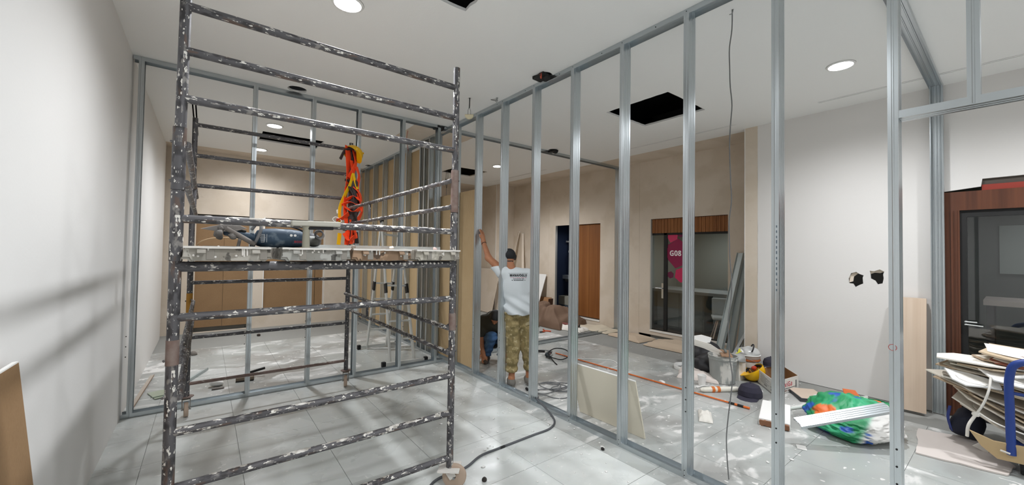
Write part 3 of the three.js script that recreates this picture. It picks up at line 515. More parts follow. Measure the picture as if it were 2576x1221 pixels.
// ---- four deck boards hooked over the beams
{
  const xs = [[-0.088, 0.282], [0.322, 0.684], [0.69, 1.066], [1.092, 1.43]];
  const labels = ['scaffold deck board nearest the left wall, under the blue drill grip', 'scaffold deck board under the hawk handle, second from the left wall', 'brown stained scaffold deck board, third from the left wall', 'pale scaffold deck board against the right posts of the tower'];
  const tints = [0xdedcd8, 0xd2d4d4, 0xc9a98e, 0xf2efe8];
  xs.forEach(([x0, x1], i) => {
    const w = x1 - x0, y = 1.618, h = 0.074, t = thing('deck_board', labels[i], 'scaffold board', [x0, y, -3.815], 0, 'deck boards of the scaffold tower');
    const m = mat({ color: tints[i], map: deckT, roughness: 0.6, metalness: 0.15 });
    const prof = [[0, 0.012], [0.02, 0.012], [0.03, 0.0], [0.045, 0.0], [0.03, 0.03], [0.022, h - 0.012], [w - 0.022, h - 0.012], [w - 0.03, 0.03], [w - 0.045, 0], [w - 0.03, 0], [w - 0.02, 0.012], [w, 0.012], [w - 0.007, h - 0.004], [w - 0.012, h], [0.012, h], [0.007, h - 0.004]];
    const g = extr(prof, 2.75); g.translate(0, 0, -1.375); mesh('deck_profile', triUV(g), m, t);
    for (const e of [1, -1]) {
      mesh('end_cap', place(slab([[0.01, h - 0.006], [0.006, 0.024], [0.03, 0.024], [0.04, 0.005], [w - 0.04, 0.005], [w - 0.03, 0.024], [w - 0.006, 0.024], [w - 0.01, h - 0.006]], 0.007, 0.002), [0, 0, e * 1.377]), m, t);
      mesh('end_cap_lip', place(wob(new THREE.BoxGeometry(w - 0.01, 0.01, 0.028, 20, 1, 2), 0.003, 40, i), [w / 2, h - 0.004, e * 1.381]), M.plaster, t);
      for (const f of [0.2, 0.8]) { const s = [], R = 0.031; for (let k = 0; k <= 8; k++) { const a = lerp(-0.2, Math.PI * 0.9, k / 8); s.push([Math.cos(a) * R, Math.sin(a) * R]); } const q = extr(sheet(s, 0.006), 0.034); q.rotateY(Math.PI / 2); const hk = triUV(q); hk.translate(w * f - 0.017, h * 0.42, e * 1.379); mesh('hook', hk, m, t); mesh('hook_root', place(wob(box(0.034, h - 0.016, 0.012, null, null, 0.004), 0.002, 40), [w * f + 0.034, h / 2, e * 1.378]), deckGrime, t); }
    }
    const dr = []; for (let k = 0; k < 5; k++) { const x = rr(0.04, w - 0.04), L = rr(0.012, 0.045); dr.push(place(wob(new THREE.CapsuleGeometry(0.004, L, 3, 8), 0.0015, 60, k), [x, h - L / 2 - 0.004, 1.382])); dr.push(place(wob(new THREE.SphereGeometry(0.006, 8, 6), 0.003, 60, k + 9), [rr(0.03, w - 0.03), rr(0.02, h), 1.38])); }
    const d = mesh('plaster_drip', dr, M.plaster, t); d.userData.kind = 'stuff';
  });
}
const DY = 1.692;   // top of the boards
// ---- tools on the boards
{ // heavy blue mixing drill lying on its side
  const t = thing('mixing_drill', 'dusty dark blue power drill with red lettering lying on the scaffold boards', 'power drill', [0.345, DY, -2.66], -0.05);
  const blue = mat({ map: dtex(256, 256, (u, v) => mixc(mixc(hex(0x24384c), hex(0x30475a), fbm(u * 4, v * 4, 4, 4, 4, 500)), hex(0x8b9298), smooth(0.45, 0.75, fbm(u * 6, v * 6, 5, 6, 6, 503)) * 0.6), [0.2, 0.2]), roughness: 0.6 });
  const rings = [[-0.125, 0.026, 0.024, 0.05], [-0.115, 0.044, 0.042, 0.052], [-0.09, 0.052, 0.05, 0.054], [-0.03, 0.056, 0.052, 0.055], [0.05, 0.055, 0.052, 0.055], [0.1, 0.05, 0.048, 0.053], [0.14, 0.036, 0.036, 0.048], [0.155, 0.028, 0.028, 0.044]];
  const loft = (rs, n = 22) => { const P = [], I = []; rs.forEach(([x, ry, rz, cy, cz = 0]) => { for (let k = 0; k <= n; k++) { const a = k / n * 2 * Math.PI, s = (c) => Math.sign(c) * Math.pow(Math.abs(c), 0.8); P.push(x, cy + ry * s(Math.sin(a)), cz + rz * s(Math.cos(a))); } }); for (let i = 0; i < rs.length - 1; i++) for (let k = 0; k < n; k++) { const p = i * (n + 1) + k, q = p + n + 1; I.push(p, p + 1, q, q, p + 1, q + 1); } for (const [o, e] of [[0, 0], [rs.length - 1, 1]]) { const c = P.length / 3; P.push(rs[o][0], rs[o][3], rs[o][4] || 0); for (let k = 0; k < n; k++) { const p = o * (n + 1) + k; e ? I.push(c, p, p + 1) : I.push(c, p + 1, p); } } const g = new THREE.BufferGeometry(); g.setAttribute('position', new THREE.Float32BufferAttribute(P, 3)); g.setIndex(I); g.computeVertexNormals(); return triUV(g); };
  mesh('motor_housing', loft(rings), blue, t);
  mesh('grip', loft([[-0.27, 0.018, 0.018, 0.085], [-0.262, 0.022, 0.022, 0.084], [-0.2, 0.022, 0.02, 0.068], [-0.13, 0.024, 0.022, 0.054], [-0.1, 0.03, 0.03, 0.052]]), blue, t);
  mesh('trigger', place(box(0.05, 0.014, 0.014, null, null, 0.004), [-0.19, 0.092, 0.006], [0, 0, -0.2]), M.black, t);
  const v = []; for (let k = 0; k < 6; k++) v.push(box(0.026 - Math.abs(k - 3) * 0.003, 0.0035, 0.003, [-0.088, 0.03 + k * 0.0085, 0.051], null)); for (let k = 0; k < 2; k++) v.push(box(0.0025, 0.046, 0.003, [-0.081 + k * 0.012, 0.052, 0.0515])); const vm = mesh('cooling_vent', v, plain(0xa9adb0, 0.7), t); vm.userData.kind = 'stuff';
  const lt = ctex(256, 96, (g, w, h) => { g.fillStyle = '#2a3d50'; g.fillRect(0, 0, w, h); g.fillStyle = '#c22c3a'; g.font = 'bold 62px sans-serif'; g.textAlign = 'center'; g.textBaseline = 'middle'; g.fillText('BOSCH', w / 2, h / 2 + 3); });
  const pl = new THREE.PlaneGeometry(0.078, 0.026); pl.translate(0.098, 0.036, 0.0535); mesh('lettering', pl, mat({ map: lt, roughness: 0.6 }), t);
  mesh('round_badge', [dot(0.052, 0.072, 0.0525, 0.0075, 'z'), dot(0.072, 0.072, 0.052, 0.0075, 'z')], M.chalk, t);
  mesh('gear_neck', place(tube([0.14, 0.045, 0], [0.2, 0.045, 0], 0.03, 20, 0.026), [0, 0, 0]), plain(0x6f706c, 0.6, 0.3), t);
  mesh('cable', wire([[-0.09, 0.13, -0.02], [-0.03, 0.133, 0.0], [0.04, 0.128, 0.01], [0.1, 0.11, 0.0], [0.14, 0.08, -0.04], [0.12, 0.02, -0.09]], 0.0055, 8, 8), M.rubber, t);
  mesh('cable_guard', wire([[-0.135, 0.0, 0.03], [-0.115, 0.045, 0.045], [-0.098, 0.1, 0.05], [-0.1, 0.13, 0.03], [-0.115, 0.135, 0.0], [-0.14, 0.1, -0.02]], 0.0085, 8, 8), plain(0x77787a, 0.8), t);
}
{ // side handle: grey tube with an open bore towards the viewer
  const t = thing('tube_handle', 'grey plastic tube handle with an open dark bore beside the drill', 'handle', [0.555, DY, -2.66]);
  const p = lathe([[0.019, 0], [0.019, 0.09], [0.0245, 0.09], [0.026, 0.085], [0.026, 0.0], [0.019, 0]], 28); p.rotateX(Math.PI / 2 - 0.08); p.rotateY(-0.28); mesh('tube', place(p, [0.0, 0.078, 0.02]), plain(0x77797c, 0.55), t);
  mesh('collar', place((() => { const g = lathe([[0.0, -0.06], [0.034, -0.06], [0.04, -0.02], [0.036, 0.02], [0, 0.02]], 24); g.rotateX(Math.PI / 2 - 0.2); g.rotateY(-0.5); return g; })(), [-0.03, 0.052, -0.03]), plain(0x4c4d50, 0.6), t);
  mesh('bracket', bar([-0.06, 0.02, -0.05], [0.0, 0.06, -0.04], 0.03, 0.036), plain(0x4c4d50, 0.6), t);
}
{ // plastering float propped upright on the front edge of the boards
  const t = thing('plaster_float', 'plaster-caked long float propped on its handle at the front edge of the deck', 'float', [0.495, DY, -2.455]);
  mesh('plate', place(wob(new RoundedBoxGeometry(0.255, 0.03, 0.045, 5, 0.008), 0.003, 20), [0, 0.138, 0.008], [0, 0, 0.02]), plain(0xb3b0a5, 0.85), t);
  mesh('under_pad', box(0.14, 0.016, 0.03, [0.02, 0.113, 0.006], [0, 0, 0.02], 0.005), M.rubber, t);
  mesh('handle', place(wob(lathe([[0, 0], [0.02, 0], [0.019, 0.04], [0.018, 0.1], [0.022, 0.122], [0, 0.122]], 18), 0.002, 30), [-0.05, 0, 0.002]), plain(0x928f80, 0.85), t);
}
{ // plaster-stiff trowel and rag at the left end
  const t = thing('pointing_trowel', 'plaster-crusted trowel and knife propped on the left end of the deck', 'trowel', [0.09, DY, -2.64]);
  mesh('blade', place(wob(slab([[-0.11, 0], [-0.03, 0.02], [0.06, 0.016], [0.09, 0.0], [0.02, -0.018], [-0.05, -0.012]], 0.008, 0.002), 0.004, 40), [0.0, 0.1, 0], [0.2, 0, 0.06]), plain(0x85807c, 0.85), t);
  mesh('handle', place(wob(tube([0.0, 0.1, 0.0], [0.13, 0.015, 0.03], 0.013, 12), 0.004, 50), [0, 0, 0]), plain(0x79736e, 0.85), t);
  for (let k = 0; k < 5; k++) mesh('crust_lump', place(wob(new THREE.IcosahedronGeometry(rr(0.014, 0.024), 2), 0.008, 60, k * 3), [rr(-0.06, 0.06), 0.08 + rr(-0.035, 0.03), rr(-0.02, 0.02)]), plain(0x6e6a66, 0.9), t);
  mesh('tang', tube([0.06, 0.05, 0.01], [0.05, 0.0, 0.04], 0.008, 8), plain(0x6e6a66, 0.9), t);
}
{ const t = thing('rope_coil', 'tan hoop of stiff cord arching behind the trowel on the deck', 'cord', [0.09, DY, -2.78]);
  const P = []; for (let k = 0; k <= 12; k++) { const a = Math.PI * k / 12; P.push([-0.125 * Math.cos(a), 0.004 + 0.048 * Math.sin(a), 0.02 * Math.sin(a * 2)]); } mesh('cord', wire(P, 0.0035, 4, 8), plain(0xb79a78, 0.8), t); mesh('end_cap', place(new THREE.SphereGeometry(0.009, 10, 8), [0.125, 0.01, 0]), M.rubber, t); }
{ const t = thing('aluminium_profile', 'bright aluminium angle profile lying along the right half of the deck', 'metal profile', [0.96, DY, -2.72]);
  mesh('angle', [bar([-0.46, 0.011, 0], [0.45, 0.011, 0.02], 0.003, 0.022), bar([-0.46, 0.0015, -0.02], [0.45, 0.0015, 0.0], 0.04, 0.003)], M.alu, t); }
{ const t = thing('metal_ruler', 'thin grey steel ruler lying on the left deck board', 'ruler', [0.12, DY, -2.56]);
  mesh('blade', bar([-0.13, 0.002, 0], [0.16, 0.002, 0.01], 0.03, 0.003), M.steel, t); }
[['pinkish crumb of dried plaster on the right end of the deck', 1.29, -2.55, 0xe2c9c2], ['white crumb of dried plaster in the middle of the deck edge', 0.98, -2.56, 0xe8e6e0], ['grey flake of plaster on the deck beside the aluminium profile', 0.73, -2.55, 0x9c968e]].forEach(([l, x, z, c], k) => tag(mesh('plaster_crumb', place(wob(new THREE.IcosahedronGeometry(0.014, 2), 0.008, 60, k * 9), [x, DY + 0.008, z]), plain(c, 0.9)), l, 'plaster lump'));

// ---- safety harness and helmet on the far right post
const strap = (pts, w, th, m) => { // flat webbing along a path; pts: [x, y, z, twist]
  const c = new THREE.CatmullRomCurve3(pts.map((p) => V(p[0], p[1], p[2])), false, 'centripetal'), n = pts.length * 7, P = [], I = [];
  for (let i = 0; i <= n; i++) { const s = i / n, p = c.getPoint(s), d = c.getTangent(s), f = s * (pts.length - 1), k = Math.min(pts.length - 2, Math.floor(f)), tw = lerp(pts[k][3] || 0, pts[k + 1][3] || 0, f - k); let e = V(0.79, 0, -0.61).applyAxisAngle(V(0, 1, 0), tw); e.sub(d.clone().multiplyScalar(e.dot(d))).normalize(); const q = e.clone().cross(d).normalize(); for (const [a, b] of [[-1, -1], [1, -1], [1, 1], [-1, 1]]) { const r = p.clone().addScaledVector(e, a * w / 2).addScaledVector(q, b * th / 2); P.push(r.x, r.y, r.z); } }
  for (let i = 0; i < n; i++) for (let k = 0; k < 4; k++) { const a = i * 4 + k, b = i * 4 + (k + 1) % 4, e = a + 4, f = b + 4; I.push(a, b, e, b, f, e); } I.push(0, 2, 1, 0, 3, 2, n * 4, n * 4 + 1, n * 4 + 2, n * 4, n * 4 + 2, n * 4 + 3);
  const g = new THREE.BufferGeometry(); g.setAttribute('position', new THREE.Float32BufferAttribute(P, 3)); g.setIndex(I); const h = g.toNonIndexed(); h.computeVertexNormals(); return triUV(h);
};
{
  const or = plain(0xff4f1f, 0.65), dk = plain(0x3a3230, 0.8), ye = plain(0xf2c40e, 0.6);
  const t = thing('safety_harness', 'orange safety harness with yellow strap hung from the far scaffold post', 'harness', [SX1, 0, SZ1 + 0.06]);
  const S = (name, pts, w, m, th = 0.004) => mesh(name, strap(pts, w * (m === dk ? 1.25 : 1.3), th, m), m, t);
  S('webbing', [[-0.06, 2.96, 0.01], [-0.055, 2.8, 0.03], [-0.05, 2.6, 0.03, 0.2], [-0.06, 2.42, 0.03, 0.2]], 0.075, or);
  S('webbing', [[0.02, 2.93, 0.0], [0.03, 2.75, 0.04, 0.3], [0.0, 2.66, 0.05], [-0.04, 2.56, 0.05, -0.2]], 0.06, or);
  S('webbing', [[0.04, 2.72, 0.02], [0.07, 2.6, 0.05, 0.3], [0.05, 2.45, 0.06], [0.08, 2.3, 0.06, 0.4], [0.12, 2.18, 0.05, 0.4], [0.07, 2.05, 0.05]], 0.055, or);
  S('webbing', [[-0.07, 2.44, 0.05], [-0.09, 2.3, 0.06, 0.3], [-0.08, 2.1, 0.06], [-0.05, 1.95, 0.05, -0.2], [-0.06, 1.74, 0.05]], 0.055, or);
  S('webbing', [[0.05, 2.08, 0.06], [0.03, 1.95, 0.06, 0.3], [0.05, 1.83, 0.05], [0.04, 1.76, 0.05]], 0.05, or);
  S('webbing', [[-0.13, 2.22, 0.07], [-0.04, 2.26, 0.09, 0.1], [0.06, 2.23, 0.09], [0.12, 2.18, 0.06]], 0.05, or);
  S('webbing', [[-0.1, 2.2, 0.08], [0.0, 2.15, 0.1], [0.1, 2.2, 0.08]], 0.045, or);
  S('webbing', [[-0.05, 2.12, 0.09], [-0.12, 2.06, 0.09], [-0.19, 2.03, 0.08]], 0.06, or);
  S('leg_loop', [[-0.1, 1.88, 0.07], [-0.04, 1.8, 0.09], [0.02, 1.84, 0.09], [0.06, 1.86, 0.06]], 0.05, or);
  S('dark_pad', [[0.01, 2.9, -0.01], [0.02, 2.75, 0.0, 0.3], [-0.01, 2.62, 0.02]], 0.07, dk, 0.012); S('dark_pad', [[-0.03, 2.48, 0.05], [0.01, 2.36, 0.07, 0.4], [0.06, 2.22, 0.07]], 0.11, dk, 0.012); S('dark_pad', [[0.06, 2.2, 0.05], [0.02, 2.06, 0.07, 0.3], [-0.01, 1.94, 0.06]], 0.075, dk, 0.01); S('dark_pad', [[0.05, 1.9, 0.03], [0.06, 1.76, 0.04]], 0.06, dk, 0.02); S('dark_pad', [[-0.15, 2.78, 0.03], [-0.09, 2.9, 0.04], [0.02, 2.93, 0.03]], 0.03, dk, 0.01);
  S('lanyard', [[-0.01, 2.6, 0.08], [-0.04, 2.48, 0.09], [-0.1, 2.34, 0.08], [-0.15, 2.18, 0.07], [-0.14, 2.0, 0.05]], 0.04, ye); S('lanyard', [[-0.01, 2.62, 0.08], [0.02, 2.5, 0.09], [0.05, 2.43, 0.08]], 0.035, ye); S('lanyard', [[-0.14, 1.88, 0.05], [-0.15, 1.74, 0.05]], 0.05, ye);
  S('webbing', [[-0.02, 2.78, 0.045], [0.0, 2.6, 0.06, 0.2], [0.03, 2.45, 0.05, 0.1]], 0.05, or); S('webbing', [[0.0, 2.46, 0.085, 0.1], [0.07, 2.38, 0.09, 0.3], [0.1, 2.28, 0.08, 0.4]], 0.06, or); S('webbing', [[-0.09, 2.28, 0.085], [0.0, 2.33, 0.105], [0.07, 2.3, 0.1]], 0.05, or); S('webbing', [[-0.02, 2.05, 0.08], [0.0, 1.9, 0.08, 0.2], [-0.01, 1.75, 0.06]], 0.05, or);
  mesh('bundle', place(wob(new THREE.CapsuleGeometry(0.055, 0.5, 6, 14), 0.02, 14), [0.01, 2.25, 0.04]), dk, t);
  mesh('buckle', [wire([[-0.23, 2.04, 0.08], [-0.18, 2.0, 0.085], [-0.13, 2.02, 0.09], [-0.2, 2.07, 0.085]], 0.005, 6, 7, true), box(0.05, 0.045, 0.012, [-0.17, 2.14, 0.07], [0, 0.7, 0.3], 0.004)], M.chalk, t);
  mesh('keeper', [box(0.08, 0.03, 0.02, [-0.06, 2.53, 0.035], [0, 0.65, 0]), box(0.065, 0.02, 0.02, [-0.08, 1.92, 0.06], [0, 0.65, 0]), box(0.06, 0.02, 0.02, [0.03, 1.88, 0.055], [0, 0.65, 0])], dk, t);
}
function helmet(t, inner = true) { // dome along +y, open below; visor towards +z
  const dome = lathe([[0.118, 0], [0.121, 0.012], [0.12, 0.05], [0.112, 0.09], [0.09, 0.125], [0.055, 0.145], [0, 0.152], [0, 0.148], [0.054, 0.141], [0.087, 0.121], [0.108, 0.088], [0.116, 0.05], [0.115, 0.012], [0.114, 0], [0.118, 0]], 40); dome.scale(1, 1, 1.18);
  const ye = mat({ color: 0xf0b90a, roughness: 0.35 });
  mesh('shell', [dome, place(wob(box(0.026, 0.012, 0.2, [0, 0.148, 0], null, 0.005), 0.0, 1), [0, 0, 0])], ye, t);
  const vs = slab([[-0.1, 0], [-0.09, 0.06], [-0.05, 0.095], [0, 0.105], [0.05, 0.095], [0.09, 0.06], [0.1, 0]], 0.005, 0.0015); vs.rotateX(Math.PI / 2); mesh('visor', place(vs, [0, 0.006, 0.095], [0.15, 0, 0]), ye, t);
  if (inner) { const b = lathe([[0.1, 0.005], [0.106, 0.005], [0.104, 0.04], [0.098, 0.04], [0.1, 0.005]], 30); b.scale(1, 1, 1.15); mesh('headband', b, plain(0x17171a, 0.8), t); mesh('cradle_strap', [strap([[-0.1, 0.03, 0], [-0.06, 0.1, 0], [0, 0.12, 0], [0.06, 0.1, 0], [0.1, 0.03, 0]], 0.022, 0.002), strap([[0, 0.03, -0.11], [0, 0.1, -0.06], [0, 0.12, 0], [0, 0.1, 0.06], [0, 0.03, 0.11]], 0.022, 0.002)], plain(0xe0a54a, 0.8), t); }
}
{ const t = thing('safety_helmet', 'yellow safety helmet hung on top of the far scaffold post', 'helmet', [SX1 - 0.02, 2.86, SZ1 + 0.07], 0.65); t.rotation.set(0.35, 0.66, -1.0, 'YXZ'); t.scale.setScalar(0.86); helmet(t); mesh('white_liner', strap([[-0.09, 0.03, 0.06], [-0.02, 0.05, 0.1], [0.06, 0.04, 0.09]], 0.05, 0.01), M.chalk, t); }

// ---- folding aluminium ladder behind the cross partition
{
  const t = thing('folding_ladder', 'folding aluminium ladder standing open behind the cross partition studs', 'ladder');
  const apexL = [2.2, 2.16, -6.2], apexR = [2.5, 2.13, -6.2], NL = [2.2, 0.03, -5.72], NR = [2.55, 0.03, -5.66], FL_ = [2.2, 0.03, -6.78], FR = [2.52, 0.03, -6.75];
  const side = (a, b, n) => { const mid = (k) => a.map((q, i) => lerp(q, b[i], k)); mesh('rail', bar(a, mid(0.49), 0.024, 0.058, 0, 0.004), M.aluDull, t); mesh('rail', bar(mid(0.51), b, 0.024, 0.058, 0, 0.004), M.aluDull, t); mesh('hinge', bar(mid(0.465), mid(0.535), 0.034, 0.07, 0, 0.01), M.black, t); };
  side(NL, apexL); side(NR, apexR); side(FL_, apexL); side(FR, apexR);
  for (const a of [apexL, apexR]) { const g = disc(0.045, 0.04, 24); g.rotateZ(Math.PI / 2); mesh('hinge', place(g, a), M.black, t); }
  for (const [A0, A1, B0, B1] of [[NL, apexL, NR, apexR], [FL_, apexL, FR, apexR]]) for (let k = 1; k <= 7; k++) { const f = k / 8 + 0.02; mesh('rung', bar(A0.map((q, i) => lerp(q, A1[i], f)), B0.map((q, i) => lerp(q, B1[i], f)), 0.03, 0.026, 0, 0.004), M.aluDull, t); }
  for (const [a, b] of [[[2.06, 0.035, -5.6], [2.68, 0.035, -5.53]], [[2.08, 0.035, -6.82], [2.72, 0.035, -6.78]]]) { mesh('stabiliser_bar', bar(a, b, 0.03, 0.05, 0, 0.004), M.aluDull, t); for (const p of [a, b]) mesh('rubber_foot', box(0.055, 0.075, 0.055, [p[0], 0.038, p[2]], [0, 0.1, 0], 0.01), M.rubber, t); }
}

// ================================================================== ceiling left-overs
{
  const t = thing('junction_cap', 'cream plastic junction cap hanging by thin wires from the ceiling', 'ceiling fitting', [2.545, 3.365, -4.17]);
  mesh('cap', place(lathe([[0, -0.04], [0.03, -0.034], [0.05, -0.012], [0.056, 0.014], [0.05, 0.02], [0.03, 0.014], [0, 0.012]], 24), [0, 0, 0], [0.3, 0, 0.25]), plain(0xe9dfbe, 0.6), t);
  mesh('wire', [wire([[-0.02, 0.015, 0], [-0.022, 0.07, 0.01], [0, 0.12, 0], [0.005, 0.235, 0]], 0.0022, 6, 5), wire([[0.015, 0.015, 0.01], [0.018, 0.07, 0], [0, 0.12, 0], [0.004, 0.235, 0.004]], 0.0022, 6, 5), tube([0, 0.1, 0], [0.004, 0.235, 0], 0.006, 6)], M.black, t);
}
const clutch = (name, label, cat, x, z, red) => { const t = thing(name, label, cat, [x, CEIL, z]);
  mesh('housing', [place(wob(new THREE.BoxGeometry(0.11, 0.03, 0.16, 5, 2, 6), 0.01, 30, x), [0, -0.022, 0]), place(wob(new THREE.SphereGeometry(0.045, 12, 8), 0.012, 40, z), [0.02, -0.03, 0.04])], M.black, t);
  if (red) mesh('red_wire', wire([[-0.05, -0.01, 0.05], [-0.06, -0.05, 0.06], [-0.045, -0.06, 0.04], [-0.05, -0.015, 0.03]], 0.007, 6, 6), plain(0xc2543c, 0.6), t); else mesh('lamp_wire', wire([[0, -0.02, -0.05], [0.03, -0.06, -0.03], [0.05, -0.02, 0.0]], 0.004, 6, 6), M.chalk, t); };
clutch('lamp_holder', 'black lamp holder with a red wire drooping beside the long ceiling track', 'ceiling fitting', 2.8, -3.12, true);
clutch('lamp_holder', 'small black lamp holder in a round hole above the cross partition track', 'ceiling fitting', 5.06, -5.29, false);
clutch('lamp_holder', 'black lamp holder in the round hole where both ceiling tracks meet', 'ceiling fitting', 2.78, -5.44, false);
{ const t = thing('spring_clip', 'small bent metal spring clip on the ceiling beside the long track', 'clip', [2.8, CEIL, -3.98]); mesh('clip', [bar([-0.03, -0.004, -0.05], [0.02, -0.02, 0.0], 0.022, 0.003), bar([0.02, -0.02, 0], [-0.01, -0.006, 0.06], 0.022, 0.003)], M.steel, t); mesh('spring', wire([[0, -0.02, 0], [0.01, -0.045, 0.02], [0.02, -0.02, 0.03]], 0.003), M.steel, t); }
{ const t = thing('loose_wire', 'thin red wire dangling from the bare ceiling patch', 'wire', [2.49, CEIL, -5.93]); mesh('wire', wire([[0, 0, 0], [-0.02, -0.12, 0.01], [0.0, -0.25, 0.0], [0.015, -0.33, 0.0]], 0.004, 6, 6), plain(0xa8432c, 0.6), t); mesh('end', wire([[0.015, -0.33, 0], [0.016, -0.36, 0]], 0.003), M.steel, t); }
{ const t = thing('hanging_cable', 'grey cable hanging from the ceiling to the floor behind the near studs', 'cable', [3.17, 0, -1.35]);
  const P = []; for (let k = 0; k <= 24; k++) { const y = CEIL - k / 24 * (CEIL - 0.01); P.push([0.012 * Math.sin(k * 1.1) + 0.008 * Math.sin(k * 2.7) - (k > 21 ? (k - 21) * 0.02 : 0), y, 0.012 * Math.cos(k * 1.3)]); }
  mesh('cable', wire(P, 0.0042, 4, 7), plain(0x6c6c6c, 0.6), t); mesh('ceiling_hook', wire([[0, CEIL, 0.02], [0, CEIL - 0.03, 0.01], [0, CEIL - 0.03, -0.01]], 0.003), M.steel, t); }
{ const t = thing('loose_wire', 'pair of grey wires hanging from the notched ceiling opening', 'wire', [4.5, CEIL, -8.4]); mesh('wire', [wire([[0, 0.9, 0], [0.01, 0.3, 0.02], [0.01, -0.2, 0], [0.02, -0.5, 0.01], [0.0, -0.75, 0]], 0.005, 6, 5), wire([[0.04, 0.9, 0], [0.03, 0.3, 0], [0.05, -0.15, 0.02], [0.03, -0.4, 0]], 0.005, 6, 5)], plain(0x5a5c5c, 0.6), t); mesh('tape', box(0.02, 0.03, 0.02, [0.01, -0.2, 0]), M.black, t); }

// ================================================================== floor of the right room
const leanSheet = (name, label, cat, a, b, h, lean, th, m, edge) => { // a, b: base corners on the floor; lean: offset [x, z] of the top
  const t = thing(name, label, cat, [a[0], 0, a[1]]), d = [b[0] - a[0], b[1] - a[1]], L = Math.hypot(...d), n = Math.hypot(lean[0], lean[1]), H = Math.sqrt(h * h);
  const ang = Math.atan2(-d[1], d[0]), g = slab([[0, 0], [L, 0], [L, H], [0, H]], th, 0.0008), side = Math.sign(-d[1] * lean[0] + d[0] * lean[1]) || 1;
  g.rotateX(side * Math.asin(Math.min(0.9, n / h))); g.rotateY(ang); mesh('board', place(g, [0, th * 0.4, 0]), m, t);
  if (edge) { const e = slab([[0, 0], [L, 0], [L, 0.006], [0, 0.006]], th * 0.98, 0); e.translate(0, H, 0); e.rotateX(side * Math.asin(Math.min(0.9, n / h))); e.rotateY(ang); mesh('paper_edge', place(e, [0, th * 0.4, 0]), edge, t); }
  return t; };
leanSheet('plasterboard_offcut', 'cream plasterboard offcut leaning against two studs of the long partition', 'plasterboard', [3.178, -2.86], [3.195, -2.09], 0.57, [-0.16, 0.004], 0.0125, plain(0xd9d2c0, 0.85), M.chalk);
leanSheet('laminate_plank', 'stack of pale wood planks leaning upright on the white wall beside the brown doorway', 'plank', [6.1, -0.82], [6.11, -0.61], 1.22, [0.19, 0], 0.055, M.woodPale, M.woodPale);
leanSheet('mdf_board', 'brown fibreboard panel leaning on the left wall at the bottom left edge', 'board', [-0.46, -1.45], [-0.46, -2.46], 1.215, [-0.125, 0], 0.016, M.mdf, M.chalk);
leanSheet('plasterboard_offcut', 'tall pale plasterboard sheet leaning behind the crouching man', 'plasterboard', [6.2, -10.3], [6.15, -8.75], 1.2, [0.25, 0], 0.0125, M.beige, M.gypsumEdge);
leanSheet('plasterboard_offcut', 'narrow white plasterboard piece leaning on the far wall behind the standing man', 'plasterboard', [6.72, -8.25], [6.72, -7.62], 1.15, [0.38, 0], 0.0125, M.chalk, M.chalk);
leanSheet('cardboard_sheet', 'folded brown cardboard sheet propped against the far wall by the blue room', 'cardboard', [6.78, -7.9], [6.84, -7.38], 0.56, [0.26, 0], 0.012, plain(0x9a7350, 0.85), plain(0x5c4330, 0.9));
leanSheet('cardboard_sheet', 'dark brown cardboard end leaning behind the folded cardboard', 'cardboard', [6.9, -7.36], [7.04, -7.34], 0.5, [0.05, 0.02], 0.01, plain(0x5c4030, 0.9));
{ const t = thing('batten', 'pale batten leaning steeply in the far corner, left of the pair', 'batten'); mesh('stick', bar([6.55, 0, -8.9], [7.07, 2.26, -8.76], 0.09, 0.02), M.beige, t); mesh('sawn_end', bar([7.07, 2.26, -8.76], [7.071, 2.265, -8.76], 0.09, 0.02), M.chalk, t); }
{ const t = thing('batten', 'pale batten leaning in the far corner, right of the pair', 'batten'); mesh('stick', bar([6.75, 0, -8.15], [7.1, 2.2, -8.62], 0.06, 0.02), M.beige, t); mesh('sawn_end', bar([7.1, 2.2, -8.62], [7.1, 2.205, -8.62], 0.06, 0.02), M.chalk, t); }
// crumpled sheets and heaps: a wrinkled height field, thin, resting on the floor
function cloth(w, d, h, seed, f = 5, n = 40, edge = 0.25, th = 0.004) {
  const P = [], I = [], m = n, H = []; const hf = (x, z) => { const e = Math.min(1, Math.min(Math.min(x, 1 - x), Math.min(z, 1 - z)) / edge), r = 1 - Math.abs(2 * n3(x * f * w + seed, z * f * d + seed * 2, 1.7) - 1); return h * (0.1 + 0.9 * r) * Math.sqrt(e) * (0.3 + n3(x * f * 0.6 + seed, 4.2, z * f * 0.6)) * 1.1; };
  for (let i = 0; i <= n; i++) for (let j = 0; j <= m; j++) { const x = i / n, z = j / m, ra = 1 + 0.2 * (n3(x * 4 + seed, z * 4, 9) - 0.5); const y = hf(x, z); H.push(y); P.push((x - 0.5) * w * ra + 0.05 * w * (n3(z * 5 + seed, 3, 1) - 0.5), Math.max(0.002, y) + th, (z - 0.5) * d * ra + 0.05 * d * (n3(x * 5 + seed, 8, 1) - 0.5)); }
  const N = P.length / 3; for (let k = 0; k < N; k++) P.push(P[k * 3], Math.max(0.0005, P[k * 3 + 1] - th), P[k * 3 + 2]);
  for (let i = 0; i < n; i++) for (let j = 0; j < m; j++) { const a = i * (m + 1) + j, b = a + m + 1; I.push(a, a + 1, b, b, a + 1, b + 1, N + a, N + b, N + a + 1, N + b, N + b + 1, N + a + 1); }
  const g = new THREE.BufferGeometry(); g.setAttribute('position', new THREE.Float32BufferAttribute(P, 3)); g.setIndex(I); g.computeVertexNormals(); return triUV(g);
}
const heap = (name, label, cat, p, turn, w, d, h, seed, m, f = 5, extra) => { const t = tag(mesh(name, cloth(w, d, h, seed, f), m), label, cat); t.position.set(...p); t.rotation.y = turn; return t; };
